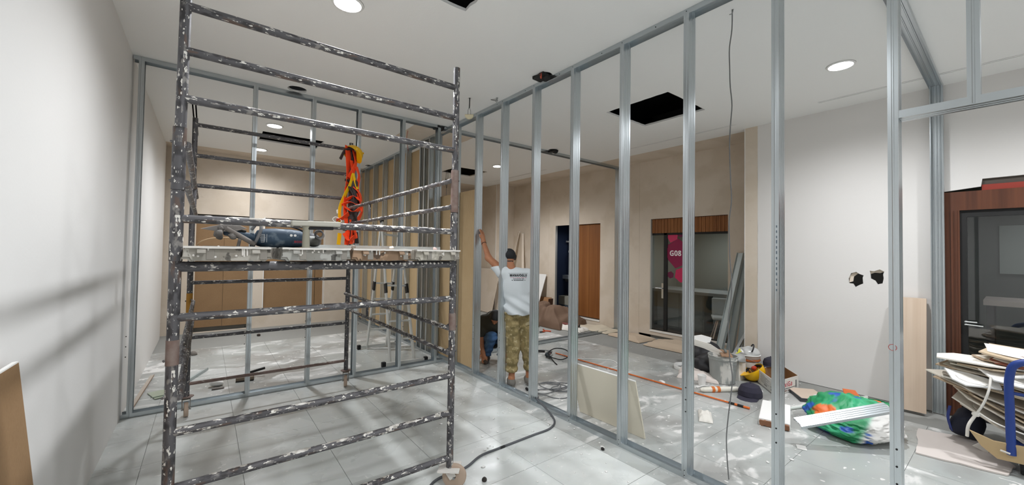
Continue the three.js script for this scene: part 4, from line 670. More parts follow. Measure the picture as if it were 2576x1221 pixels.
const paperM = mat({ color: 0xc4b19b, roughness: 0.9 }), tarpM = mat({ color: 0x6e5746, roughness: 0.85 });
heap('paper_sheet', 'crumpled kraft paper along the foot of the wall below the glazed doorway', 'paper', [6.72, 0, -3.72], 0.05, 0.62, 1.15, 0.13, 3, paperM, 4);
heap('paper_sheet', 'torn kraft paper strip at the wall foot between the two doorways', 'paper', [6.78, 0, -4.75], -0.1, 0.55, 0.8, 0.1, 8, paperM, 4);
heap('paper_sheet', 'pale paper strip along the wall foot below the blue room', 'paper', [6.85, 0, -5.75], 0.0, 0.5, 1.0, 0.09, 13, plain(0xcabfab, 0.9), 4);
heap('tarpaulin', 'brown crumpled tarpaulin heap under the sill of the blue room', 'tarpaulin', [6.5, 0, -6.85], 0.05, 0.95, 1.5, 0.42, 21, tarpM, 4);
heap('tarpaulin', 'grey brown crumpled tarpaulin just right of the standing man', 'tarpaulin', [5.75, 0, -7.0], -0.2, 0.6, 0.7, 0.36, 27, plain(0x7d6a58, 0.85), 5);
heap('white_cloth', 'white cloth rumpled on the floor before the brown tarpaulin', 'cloth', [6.35, 0, -6.05], 0.2, 0.36, 0.75, 0.12, 33, M.paperW, 6);
{ const t = thing('red_bar', 'dark red bar lying along the front of the brown tarpaulin', 'bar', [6.28, 0.11, -6.25]); mesh('bar', tube([-0.15, 0, -0.35], [0.1, 0.0, 0.45], 0.03, 10), plain(0x74352b, 0.6), t); mesh('end', tube([0.1, 0, 0.45], [0.103, 0, 0.46], 0.032, 10), M.black, t); }
{ const t = thing('pliers', 'orange handled pliers on the floor right of the standing man', 'pliers', [5.63, 0.015, -6.14], 0.4); mesh('handle', [wire([[0, 0, 0], [0.05, 0.01, 0.05], [0.12, 0, 0.14]], 0.014, 6, 7), wire([[0, 0, 0], [-0.02, 0.02, 0.06], [-0.04, 0.06, 0.03]], 0.013, 6, 7)], plain(0xd0542c, 0.6), t); mesh('jaw', bar([0, 0, 0], [-0.07, 0, -0.03], 0.03, 0.015), M.black, t); }
{ // corded drill, loop of flex
  const t = thing('hand_drill', 'small dark hand drill with looped flex on the floor behind the studs', 'power drill', [4.42, 0, -4.68], 0.3);
  mesh('body', [place(wob(new THREE.CapsuleGeometry(0.035, 0.12, 6, 12), 0.003, 30), [0, 0.04, 0], [0, 0.2, Math.PI / 2]), bar([-0.06, 0.04, 0], [-0.13, 0.03, 0.12], 0.04, 0.035, 0, 0.01)], plain(0x22323a, 0.6), t);
  mesh('chuck', tube([0.09, 0.04, 0.0], [0.15, 0.04, -0.02], 0.02, 12, 0.013), M.steel, t); mesh('label', box(0.05, 0.015, 0.002, [0.0, 0.05, 0.036]), plain(0x9b6a60, 0.6), t);
  mesh('flex', wire([[-0.13, 0.03, 0.12], [-0.1, 0.02, 0.3], [0.1, 0.06, 0.34], [0.2, 0.1, 0.2], [0.1, 0.12, 0.08], [-0.08, 0.08, 0.05], [-0.2, 0.01, 0.2], [-0.35, 0.008, 0.35]], 0.008, 8, 7), M.rubber, t);
}
{ const t = thing('claw_clamp', 'black metal clamp lying at the far end of the orange rod', 'clamp', [4.5, 0.02, -4.95]); mesh('jaw', [bar([-0.1, 0.01, -0.03], [0.05, 0.0, 0.05], 0.04, 0.03, 0, 0.006), bar([-0.06, 0.02, -0.05], [-0.14, 0.01, 0.02], 0.03, 0.025, 0, 0.006)], M.black, t); mesh('screw_rod', tube([0.0, 0.02, 0.02], [0.16, 0.0, 0.12], 0.01, 8), M.steel, t); }
{ const t = thing('orange_rod', 'long straight orange rod with black taped end lying across the floor', 'rod'); mesh('rod', tube([4.63, 0.014, -4.72], [4.724, 0.014, -2.02], 0.009, 12), plain(0xd96a22, 0.5), t); mesh('tape', [tube([4.724, 0.014, -2.02], [4.726, 0.014, -1.96], 0.0135, 12), tube([4.728, 0.014, -1.93], [4.73, 0.014, -1.87], 0.0135, 12)], M.black, t); mesh('rod_tip', [tube([4.726, 0.014, -1.96], [4.728, 0.014, -1.93], 0.0125, 12), tube([4.73, 0.014, -1.87], [4.732, 0.014, -1.81], 0.0125, 12)], plain(0xd96a22, 0.5), t); }
{ const t = thing('extension_cable', 'dark grey cable curving from the scaffold caster under the long partition', 'cable'); const y = 0.009;
  mesh('cable', wire([[0.9, y, -2.3], [1.15, y, -2.42], [1.36, y, -2.62], [1.63, y, -2.64], [1.83, y, -2.72], [2.03, y, -2.73], [2.41, y, -2.74], [2.64, y, -2.75], [2.79, y, -2.85], [2.87, 0.05, -3.08], [2.94, 0.055, -3.28], [3.06, 0.02, -3.4], [3.14, y, -3.55]], 0.0095, 8, 8), plain(0x54565a, 0.6), t); mesh('tape', tube([2.03, y, -2.729], [2.08, y, -2.731], 0.0108, 8), M.black, t); }
{ const t = thing('cable_coil', 'loose coils of grey cable on the floor beside the standing man', 'cable'); const P = []; const c = [[3.5, -3.55], [3.3, -3.4], [3.55, -3.38], [3.42, -3.6], [3.62, -3.5]];
  for (let k = 0; k <= 60; k++) { const a = k / 60 * 2 * Math.PI * 4.2 + 0.5, q = c[Math.min(4, Math.floor(k / 13))], R = 0.17 + 0.06 * Math.sin(k * 0.9); P.push([q[0] + R * 1.1 * Math.cos(a), 0.009 + 0.009 * (k % 13 > 6 ? 1 : 0) + 0.004 * Math.sin(k), q[1] + R * 0.85 * Math.sin(a)]); }
  mesh('cable', wire([[3.14, 0.01, -3.64], [3.2, 0.012, -3.45], ...P], 0.0055, 3, 7), plain(0x66686a, 0.6), t); mesh('plug', place(new THREE.CapsuleGeometry(0.016, 0.04, 4, 8), [3.13, 0.018, -3.68], [1.5, 0, 0.4]), M.rubber, t); }
{ const t = thing('bent_wire', 'white bent wire loop lying on the bare floor', 'wire'); mesh('wire', wire([[4.6, 0.006, -4.35], [4.9, 0.006, -4.12], [5.06, 0.006, -3.9], [4.9, 0.006, -3.68], [4.62, 0.006, -3.66]], 0.006, 8, 6), M.chalk, t); mesh('end', place(new THREE.SphereGeometry(0.008, 8, 6), [4.6, 0.008, -4.35]), M.chalk, t); }
{ const t = thing('white_band', 'white plastic ring band lying on the floor left of the rubbish', 'ring', [5.6, 0, -3.0]); const g = lathe([[0.15, 0.0], [0.16, 0.0], [0.165, 0.05], [0.15, 0.055], [0.15, 0]], 36); mesh('band', place(g, [0, 0.002, 0], [0.05, 0, 0]), M.chalk, t); mesh('foil', place(wob(new THREE.SphereGeometry(0.06, 12, 8), 0.025, 30), [-0.03, 0.035, 0.02]), plain(0x9b9ba0, 0.5), t); }
{ const t = thing('paper_cup', 'white paper cup standing on the floor before the grey bucket', 'cup', [5.09, 0, -2.51]); mesh('cup', lathe([[0, 0.004], [0.036, 0.004], [0.037, 0], [0.04, 0.006], [0.052, 0.128], [0.055, 0.13], [0.054, 0.134], [0.05, 0.132], [0.037, 0.012], [0, 0.012]], 30), M.chalk, t); mesh('rim', place(new THREE.TorusGeometry(0.0525, 0.0025, 8, 30), [0, 0.132, 0], [Math.PI / 2, 0, 0]), M.chalk, t); }
function bucket(t, r0, r1, h, body, rim, band) { mesh('pail', lathe([[0, 0.004], [r0 - 0.006, 0.004], [r0, 0.01], [r1 - 0.004, h - 0.05], [r1, h - 0.048], [r1 + 0.004, h - 0.045], [r1 + 0.004, h], [r1 - 0.004, h], [r1 - 0.008, h - 0.05], [r0 - 0.006, 0.014], [0, 0.012]], 36), body, t); mesh('rim', place(new THREE.TorusGeometry(r1 + 0.003, 0.008, 8, 36), [0, h, 0], [Math.PI / 2, 0, 0]), rim, t); if (band) mesh('band', lathe([[r1 - 0.002, h - 0.075], [r1 + 0.0045, h - 0.075], [r1 + 0.005, h - 0.05], [r1 - 0.002, h - 0.05], [r1 - 0.002, h - 0.075]], 36), band, t); mesh('bail_handle', wire([[-r1, h - 0.03, 0], [-r1 * 0.8, h - 0.06, r1 * 0.75], [0, h - 0.1, r1 * 1.08], [r1 * 0.8, h - 0.06, r1 * 0.75], [r1, h - 0.03, 0]], 0.003), M.steel, t); }
const dirtyGrey = mat({ map: dtex(256, 256, (u, v) => mixc(mixc(hex(0xaeb0ac), hex(0x8e9290), fbm(u * 4, v * 4, 5, 4, 4, 600)), hex(0xd8d6d0), smooth(0.5, 0.65, fbm(u * 6, v * 6, 5, 6, 6, 604))), [0.5, 0.5]), roughness: 0.75 });
{ const t = thing('mortar_bucket', 'plaster-coated grey bucket in the rubbish below the glazed doorway', 'bucket', [5.47, 0, -2.42]); bucket(t, 0.15, 0.172, 0.35, dirtyGrey, dirtyGrey); mesh('set_plaster', place(wob(disc(0.16, 0.02, 24), 0.01, 20), [0, 0.3, 0]), M.plaster, t); }
{ const t = thing('float_trowel', 'wooden plastering float lying across the grey bucket', 'float', [5.5, 0.365, -2.4], 0.5); mesh('sole', place(box(0.5, 0.016, 0.13, [0.02, 0.005, 0], [0, 0, -0.06], 0.004)), plain(0x9d7b60, 0.8), t); mesh('handle', bar([-0.08, 0.045, 0], [0.08, 0.04, 0], 0.03, 0.03, 0, 0.01), plain(0x6f7472, 0.7), t); }
{ const t = thing('board_scrap', 'white board scrap stuck in the grey bucket pointing left', 'board scrap', [5.42, 0.36, -2.5]); mesh('board', place(wob(slab([[-0.34, 0.12], [-0.3, 0.19], [-0.08, 0.12], [0.14, -0.02], [0.06, -0.04], [-0.16, 0.06]], 0.011, 0.002), 0.004, 12), [0, 0.02, 0], [0.3, -0.6, 0]), M.paperW, t); mesh('paper_face', place(slab([[-0.3, 0.13], [-0.28, 0.17], [-0.1, 0.1], [0.1, -0.02]], 0.002), [0, 0.02, 0.0075], [0.3, -0.6, 0]), M.gypsumEdge, t); }
{ const t = thing('paint_pail', 'white pail with an orange band holding clear plastic by the wall corner', 'bucket', [6.05, 0, -2.33]); bucket(t, 0.12, 0.14, 0.3, plain(0x9e8e83, 0.6), M.chalk, plain(0xb5622f, 0.6)); mesh('print', place(lathe([[0.131, 0.14], [0.1355, 0.14], [0.138, 0.21], [0.131, 0.21], [0.131, 0.14]], 36), [0, 0, 0]), plain(0xcfcac2, 0.7), t); }
{ const t = thing('plastic_wrap', 'crumpled clear plastic heaped in the banded pail', 'plastic wrap', [6.05, 0.31, -2.33]); mesh('film', place(wob(new THREE.SphereGeometry(0.12, 26, 18), 0.05, 14), [0, 0.02, 0]).scale(1, 0.75, 1), plain(0xc8c8c6, 0.25), t); mesh('tube_ring', place(new THREE.TorusGeometry(0.055, 0.009, 8, 20, 4), [-0.06, 0.09, 0.07], [0.3, 0.6, 0]), plain(0x2b2a30, 0.5), t); }
{ const t = thing('plastic_wrap', 'grey plastic scraps spilling between the two buckets', 'plastic wrap', [5.75, 0.3, -2.35]); mesh('film', [place(wob(new THREE.SphereGeometry(0.11, 22, 16), 0.06, 14, 4), [0, 0, 0]).scale(1.2, 0.5, 1)], plain(0xa7a7a5, 0.4), t); mesh('yellow_strip', [bar([-0.06, 0.05, 0], [0, 0.09, 0.05], 0.02, 0.004), bar([0.02, 0.04, 0], [0.07, 0.1, 0.0], 0.02, 0.004)], plain(0xd9d62c, 0.6), t); mesh('support', place(wob(new THREE.BoxGeometry(0.2, 0.28, 0.2, 4, 4, 4), 0.02, 9), [0.02, -0.16, -0.05]), M.paperW, t); }
{ const t = thing('safety_helmet', 'yellow safety helmet lying upside down on the floor beside the box', 'helmet', [5.86, 0.155, -2.21], 0); t.rotation.set(Math.PI - 0.5, 0.9, 0.1, 'YXZ'); helmet(t); mesh('orange_pad', place(wob(new THREE.SphereGeometry(0.03, 10, 8), 0.008, 40), [0.06, 0.03, -0.05]), plain(0xc8452a, 0.7), t); }
function cap(t, c) { const d = lathe([[0.09, 0], [0.094, 0.01], [0.09, 0.05], [0.07, 0.09], [0.03, 0.11], [0, 0.112], [0, 0.108], [0.03, 0.106], [0.066, 0.086], [0.086, 0.05], [0.09, 0.01], [0.09, 0]], 30); d.scale(1, 1, 1.15); mesh('crown', wob(smoothN(d), 0.012, 9, 4), c, t); const v = slab([[-0.08, 0], [-0.075, 0.05], [-0.04, 0.085], [0, 0.095], [0.04, 0.085], [0.075, 0.05], [0.08, 0]], 0.004, 0.001); v.rotateX(Math.PI / 2); mesh('peak', place(v, [0, 0.006, 0.09], [0.12, 0, 0]), c, t); mesh('button', place(new THREE.SphereGeometry(0.008, 8, 6), [0, 0.112, 0]), c, t); }
{ const t = thing('cloth_cap', 'dark blue cap lying on the floor in front of the white box', 'cap', [5.2, 0.004, -1.98], -1.4); t.scale.setScalar(1.35); cap(t, plain(0x2d2b3a, 0.9)); mesh('white_logo', place(wob(new THREE.SphereGeometry(0.012, 8, 6), 0.004, 60), [0.075, 0.04, -0.06]), M.chalk, t); }
{ const t = thing('cloth_cap', 'dark blue cap lying on the far rim of the white box', 'cap', [6.2, 0.176, -2.09], -1.9); t.rotation.set(0.05, -1.9, 0.15, 'YXZ'); cap(t, plain(0x34323f, 0.9)); }
{ // open carton
  const A = [5.43, -1.79], B = [5.84, -2.13], C = [6.37, -2.05], D = [5.96, -1.715], h = 0.17, t = thing('carton', 'open white carton with red lettering by the white wall', 'box', [5.9, 0, -1.92]);
  const loc = ([x, z], y) => [x - 5.9, y, z + 1.92], wall = (n, p, q) => { const g = bar(loc(p, h / 2 + 0.003), loc(q, h / 2 + 0.003), 0.006, h); return mesh(n, g, M.carton, t); };
  M.carton = plain(0xdad8d3, 0.8); M.cartonIn = plain(0x96714d, 0.85);
  wall('side', A, B); wall('side', B, C); wall('side', C, D); wall('side', D, A);
  const inn = (p, q) => { const c = [5.9, -1.92], s = (v) => [lerp(v[0], c[0], 0.016), lerp(v[1], c[1], 0.016)]; mesh('lining', bar(loc(s(p), h / 2 + 0.003), loc(s(q), h / 2 + 0.003), 0.002, h - 0.004), M.cartonIn, t); }; inn(A, B); inn(B, C); inn(C, D); inn(D, A);
  const f = new THREE.Shape([A, B, C, D].map(([x, z]) => new THREE.Vector2(x - 5.9, z + 1.92))), fg = new THREE.ExtrudeGeometry(f, { depth: 0.004, bevelEnabled: false }); fg.rotateX(Math.PI / 2); fg.translate(0, 0.006, 0); mesh('bottom', triUV(fg), M.cartonIn, t);
  for (const [p, q, txt] of [[A, B, 0], [D, A, 1]]) {
    const tx = ctex(512, 164, (g, w, H) => { g.fillStyle = '#dad8d3'; g.fillRect(0, 0, w, H); if (txt) { g.fillStyle = '#b02f45'; g.font = 'bold 84px sans-serif'; g.textBaseline = 'middle'; g.fillText('viGa', 190, H * 0.4); g.fillStyle = '#4a4a4a'; g.fillRect(150, H * 0.68, 290, 8); g.fillRect(445, 40, 22, 90); g.fillStyle = '#7c5a50'; g.fillRect(170, H * 0.82, 70, 12); g.fillRect(260, H * 0.82, 90, 12); } else { g.fillStyle = '#9b9a96'; for (let k = 0; k < 9; k++) g.fillRect(70 + (k % 3) * 12, 22 + k * 12, 150 + (k * 53) % 130, 6); g.fillStyle = '#6e6d6a'; g.fillRect(190, 128, 90, 10); g.fillRect(380, 96, 70, 9); g.fillRect(390, 120, 62, 26); g.fillRect(440, 50, 14, 16); } });
    const L = Math.hypot(q[0] - p[0], q[1] - p[1]), g = new THREE.PlaneGeometry(L * 0.98, h * 0.96), ang = txt ? Math.atan2(-(A[1] - D[1]), A[0] - D[0]) + Math.PI : Math.atan2(-(B[1] - A[1]), B[0] - A[0]) + Math.PI; g.rotateY(ang);
    const mx = (p[0] + q[0]) / 2, mz = (p[1] + q[1]) / 2, nx = mx - 5.9, nz = mz + 1.92, nl = Math.hypot(nx, nz); g.translate(mx - 5.9 + nx / nl * 0.006, h / 2 + 0.004, mz + 1.92 + nz / nl * 0.006); mesh('print', g, mat({ map: tx, roughness: 0.8 }), t);
  }
}
{ // stack of tiles beside the box
  for (let k = 0; k < 3; k++) { const o = thing('tile_sample', ['lowest dark tile of the small stack on the floor by the white wall', 'middle dark tile of the small stack on the floor by the white wall', 'beige-faced top tile of the small stack on the floor by the white wall'][k], 'tile', [5.72 + k * 0.006, 0.006 + k * 0.014, -1.545 - k * 0.004], 0.6 + k * 0.03, 'stacked tiles'); mesh('body', box(0.4, 0.012, 0.3, [0, 0, 0], null, 0.002), plain(0x3a3d42, 0.4), o); if (k === 2) mesh('face', box(0.385, 0.002, 0.285, [0, 0.007, 0]), plain(0xcbb9a8, 0.7), o); } }
{ const t = thing('foam_block', 'white foam board block with a torn brown end beside the near stud', 'foam', [4.72, 0, -1.56], 0.29); mesh('board', place(wob(box(0.6, 0.07, 0.26, [0, 0.036, 0], null, 0.01), 0.003, 40), [0, 0, 0]), M.chalk, t); mesh('torn_end', place(wob(new THREE.BoxGeometry(0.03, 0.05, 0.24, 3, 3, 12), 0.012, 50), [-0.3, 0.03, 0]), plain(0x8b6249, 0.9), t); }
{ const t = thing('white_pipe', 'thin white plastic pipe lying behind the green sack', 'pipe'); const g = tube([5.06, 0.016, -1.55], [6.25, 0.016, -1.12], 0.015, 14, 0.015, true); mesh('pipe', g, plain(0xd3d8d2, 0.5), t); mesh('pipe_end', tube([6.25, 0.016, -1.12], [6.26, 0.016, -1.116], 0.0165, 14), M.chalk, t); }
{ const t = thing('sealant_tube', 'white sealant bag with orange bands lying on the floor', 'sealant', [5.02, 0.032, -2.27], -0.55);
  const s = lathe([[0, -0.3], [0.014, -0.29], [0.03, -0.24], [0.034, 0.1], [0.03, 0.2], [0.014, 0.24], [0, 0.245]], 22); s.rotateZ(Math.PI / 2); mesh('bag', wob(smoothN(s), 0.006, 14), plain(0xe4e0d4, 0.5), t);
  for (const x of [-0.01, -0.08]) { const b = tube([x - 0.018, 0, 0], [x + 0.018, 0, 0], 0.0365, 22); mesh('orange_band', b, plain(0xd8732a, 0.5), t); } mesh('crimp', place(wob(new THREE.SphereGeometry(0.07, 16, 10), 0.03, 16), [0.3, 0.0, -0.02]).scale(1.3, 0.45, 1), plain(0xa8a8aa, 0.4), t); mesh('white_loop', wire([[-0.2, -0.022, -0.14], [-0.05, -0.022, -0.2], [0.05, -0.022, -0.12], [-0.02, -0.022, -0.06]], 0.006), M.chalk, t); }
heap('plaster_scrap', 'white torn paper scrap on the dusty floor behind the studs', 'paper scrap', [4.13, 0, -2.0], 0.5, 0.3, 0.13, 0.06, 41, M.paperW, 8);
tag(mesh('paper_square', place(box(0.09, 0.003, 0.07, [4.18, 0.003, -1.18], [0, 0.4, 0]), [0, 0, 0]), M.chalk), 'tiny white paper square on the clean floor near the green sack', 'paper scrap');
tag(mesh('plaster_chip', place(wob(new THREE.IcosahedronGeometry(0.035, 2), 0.02, 20), [4.74, 0.02, -2.86]).scale(1, 0.8, 1), M.chalk), 'white plaster chip lying on the floor beside the orange rod', 'plaster lump');
// rubbish below the glazed doorway
tag(mesh('rubbish_bag', place(wob(new THREE.SphereGeometry(0.26, 34, 24), 0.09, 7, 3), [0, 0, 0]).scale(1.15, 0.7, 1.1).translate(6.1, 0.17, -2.95), plain(0x2c2c2f, 0.55)), 'black rubbish bag slumped below the right end of the glazed doorway', 'bag');
tag(mesh('rubbish_bag', place(wob(new THREE.SphereGeometry(0.2, 34, 24), 0.07, 8, 9), [0, 0, 0]).scale(1.2, 0.7, 1).translate(5.72, 0.13, -2.72), plain(0x1d1d20, 0.5)), 'smaller black bag in front of the slumped rubbish bag', 'bag');
heap('white_cloth', 'pinkish white cloth under the black bags behind the paper cup', 'cloth', [5.42, 0, -2.72], 0.4, 0.45, 0.5, 0.12, 51, plain(0xdcd2cb, 0.9), 6);
{ const t = thing('board_scrap', 'white curled board flap on top of the black rubbish bag', 'board scrap', [5.95, 0.36, -2.95]); mesh('flap', place(wob(slab([[-0.2, -0.05], [-0.15, 0.08], [0.05, 0.1], [0.18, 0.03], [0.1, -0.06]], 0.012, 0.002), 0.012, 10), [0, 0.03, 0], [-0.9, -0.7, 0.1]), M.chalk, t); mesh('core', place(slab([[-0.18, -0.05], [-0.1, -0.055], [0.08, -0.06]], 0.008), [0, 0.03, 0.0], [-0.9, -0.7, 0.1]), M.gypsumEdge, t); }
// leftover profiles leaning in the recess corner
{ const P = [['tall galvanised stud leaning in the corner beside the glazed doorway', [6.62, 0.0, -3.02], [7.08, 1.72, -2.85], 0.1], ['second tall galvanised stud leaning in front of the first in the corner', [6.7, 0.0, -2.88], [7.1, 1.6, -2.8], 0.1], ['third tall galvanised stud leaning rightmost in the corner', [6.78, 0.0, -2.76], [7.11, 1.45, -2.74], 0.075]];
  for (const [l, a, b, w] of P) { const t = thing('metal_profile', l, 'metal profile', [0, 0, 0], 0, 'profiles leaning in the recess corner'); mesh('web', bar(a, b, w, 0.003), M.galvDull, t); for (const s of [-1, 1]) { const g = bar([a[0] + 0.02, a[1], a[2] + s * w * 0.5], [b[0] + 0.02, b[1], b[2] + s * w * 0.5], 0.003, 0.04); mesh('flange', g, M.galvDull, t); } }
  const Q = [['short galvanised offcut leaning left behind the two buckets', [6.28, 0.02, -2.7], [6.7, 0.5, -2.6]], ['short galvanised offcut leaning right behind the two buckets', [6.33, 0.02, -2.62], [6.78, 0.44, -2.57]]];
  for (const [l, a, b] of Q) { const t = thing('metal_profile', l, 'metal profile', [0, 0, 0], 0, 'short profile offcuts'); mesh('web', bar(a, b, 0.06, 0.003), M.galv, t); mesh('flange', bar([a[0], a[1] + 0.02, a[2] + 0.03], [b[0], b[1] + 0.02, b[2] + 0.03], 0.003, 0.03), M.galv, t); } }
// green sack with a profile across it
{
  const col = (x, y, z) => { const a = n3(x * 4 + 3, y * 4, z * 4), b = n3(x * 8 + 40, y * 8, z * 8), e = n3(x * 6 + 90, y * 6, z * 6 + 8); let c = hex(0x1c8a55); c = mixc(c, hex(0x35a878), smooth(0.5, 0.62, n3(x * 12, y * 12, z * 12)) * 0.8); const w = smooth(0.1, 0.16, z - (y - 0.1) * 0.3 + 0.12 * (a - 0.5)); c = mixc(c, hex(0xd6d4d0), w); c = mixc(c, hex(0x2358b0), smooth(0.635, 0.655, b + 0.03 * w)); c = mixc(c, hex(0xd96a2b), smooth(0.67, 0.69, e + (y > 0.17 && z < -0.05 && x < 0.05 ? 0.08 : 0))); return c; };
  let g = new THREE.SphereGeometry(1, 110, 70); const p = g.attributes.position; const lin = new THREE.Color();
  for (let i = 0; i < p.count; i++) { let x = p.getX(i), y = p.getY(i), z = p.getZ(i); const k = 1 + 0.3 * (n3(x * 2 + 2, y * 2, z * 2) - 0.5) + 0.16 * Math.abs(n3(x * 6, y * 6 + 3, z * 6) - 0.5) * 2 + 0.09 * Math.abs(n3(x * 11, y * 11, z * 11) - 0.5) * 2 + 0.05 * n3(x * 24, y * 24, z * 24); x *= k * 0.4; y *= k * 0.17; z *= k * 0.34; y = y + 0.135; if (y < 0.004) y = 0.004; p.setXYZ(i, x, y * (1 - 0.35 * smooth(0.0, -0.35, x)), z); }
  g.computeVertexNormals(); const cs = new Float32Array(p.count * 3); for (let i = 0; i < p.count; i++) { const c = col(p.getX(i), p.getY(i), p.getZ(i)); lin.setRGB(...c, THREE.SRGBColorSpace); cs.set([lin.r, lin.g, lin.b], i * 3); } g.setAttribute('color', new THREE.BufferAttribute(cs, 3));
  const t = thing('plastic_sack', 'lumpy green plastic sack with white, blue and orange patches', 'sack', [5.0, 0, -1.0]);
  const o = new THREE.Mesh(g, mat({ vertexColors: true, roughness: 0.5 })); o.name = 'sack'; o.castShadow = o.receiveShadow = true; t.add(o);
  const fl = (c, pts, p0, r) => mesh('twisted_neck', place(wob(slab(pts, 0.01, 0.002), 0.025, 12), p0, r), plain(c, 0.4), t);
  fl(0x1f8f5a, [[-0.16, -0.05], [-0.1, 0.07], [0.05, 0.06], [0.17, 0.02], [0.14, -0.06], [0, -0.08]], [0.36, 0.2, 0.1], [-0.6, -1.2, 0.1]); fl(0xd5652a, [[-0.05, -0.03], [-0.03, 0.06], [0.06, 0.05], [0.07, -0.02]], [0.34, 0.25, -0.09], [-0.5, -1.2, 0.2]); fl(0x2253a8, [[-0.07, -0.03], [-0.03, 0.04], [0.07, 0.03], [0.05, -0.04]], [0.28, 0.2, 0.14], [-0.5, -1.2, 0.2]); fl(0xd8d4cc, [[-0.12, -0.04], [-0.06, 0.05], [0.1, 0.05], [0.12, -0.03]], [0.2, 0.24, -0.02], [-0.5, -1.3, 0.0]);
  mesh('white_bag', place(wob(new THREE.SphereGeometry(0.12, 26, 18), 0.05, 9, 2), [0, 0, 0]).scale(1.1, 0.9, 1).translate(0.05, 0.16, -0.25), plain(0xe2e2e4, 0.4), t);
}
{ const t = thing('metal_profile', 'bright ribbed metal profile lying across the green sack', 'metal profile'); const a = [4.2, 0.206, -1.215], b = [4.75, 0.378, -0.705], d = V(b[0] - a[0], b[1] - a[1], b[2] - a[2]), L = d.length();
  const q = sheet([[-0.05, -0.03], ...ribbed([-0.05, 0], [0.05, 0], 4, 0.004, 1), [0.05, -0.03]], 0.0016); const g = extr(q, L); const m = new THREE.Matrix4().lookAt(V(...b), V(...a), V(-0.5, 0.85, 0.1)); g.applyMatrix4(m); g.translate(...a); mesh('profile', triUV(g), M.galv, t); mesh('cut_end', bar([a[0], a[1], a[2]], [a[0] + 0.004, a[1], a[2] + 0.003], 0.1, 0.003), M.alu, t); }
// flat piece and trolley with broken board
{ const t = thing('board_scrap', 'flat pale board piece lying on the floor in front of the trolley', 'board scrap'); const g = flat(jag([[4.86, -0.55], [5.56, -0.61], [5.68, -0.24], [5.2, -0.02], [4.95, -0.06]], 0.008, 6), 0.012); mesh('board', place(g, [0, 0.008, 0]), plain(0xcfc6c0, 0.85), t); mesh('torn_paper', place(wob(slab([[-0.06, 0], [0, 0.09], [0.05, 0.02], [0.03, -0.06]], 0.004), 0.01, 20), [5.35, 0.05, -0.2], [0.6, -1.4, 0]), M.paperW, t); }
{
  const bl = mat({ color: 0x1c3b86, roughness: 0.45 }), t = thing('platform_trolley', 'blue tube handled platform trolley at the right edge', 'trolley', [5.0, 0, 0]);
  mesh('handle_frame', wire([[0.0, 0.16, -0.04], [0.0, 0.5, -0.045], [0, 0.76, -0.045], [0.0, 0.86, -0.02], [0, 0.9, 0.06], [0, 0.905, 0.3], [0, 0.9, 0.54], [0, 0.85, 0.62], [0, 0.5, 0.64], [0, 0.16, 0.64]], 0.026, 10, 14), bl, t);
  mesh('cross_bar', tube([0, 0.64, -0.04], [0, 0.64, 0.64], 0.013, 10), bl, t); mesh('platform', box(0.9, 0.035, 0.72, [0.47, 0.175, 0.3], null, 0.01), bl, t);
  for (const [x, z] of [[0.1, 0.02], [0.85, 0.02], [0.1, 0.58], [0.85, 0.58]]) { const w = lathe([[0.015, -0.02], [0.07, -0.018], [0.075, -0.01], [0.075, 0.01], [0.07, 0.018], [0.015, 0.02]], 24); w.rotateX(Math.PI / 2); const c = new THREE.Group(); c.name = partName(t, 'caster'); c.position.set(x, 0, z); t.add(c); mesh('wheel', place(w, [0, 0.075, 0]), M.rubber, c); mesh('fork', [bar([0, 0.155, -0.026], [0, 0.07, -0.026], 0.004, 0.05), bar([0, 0.155, 0.026], [0, 0.07, 0.026], 0.004, 0.05)], M.steel, c); }
}
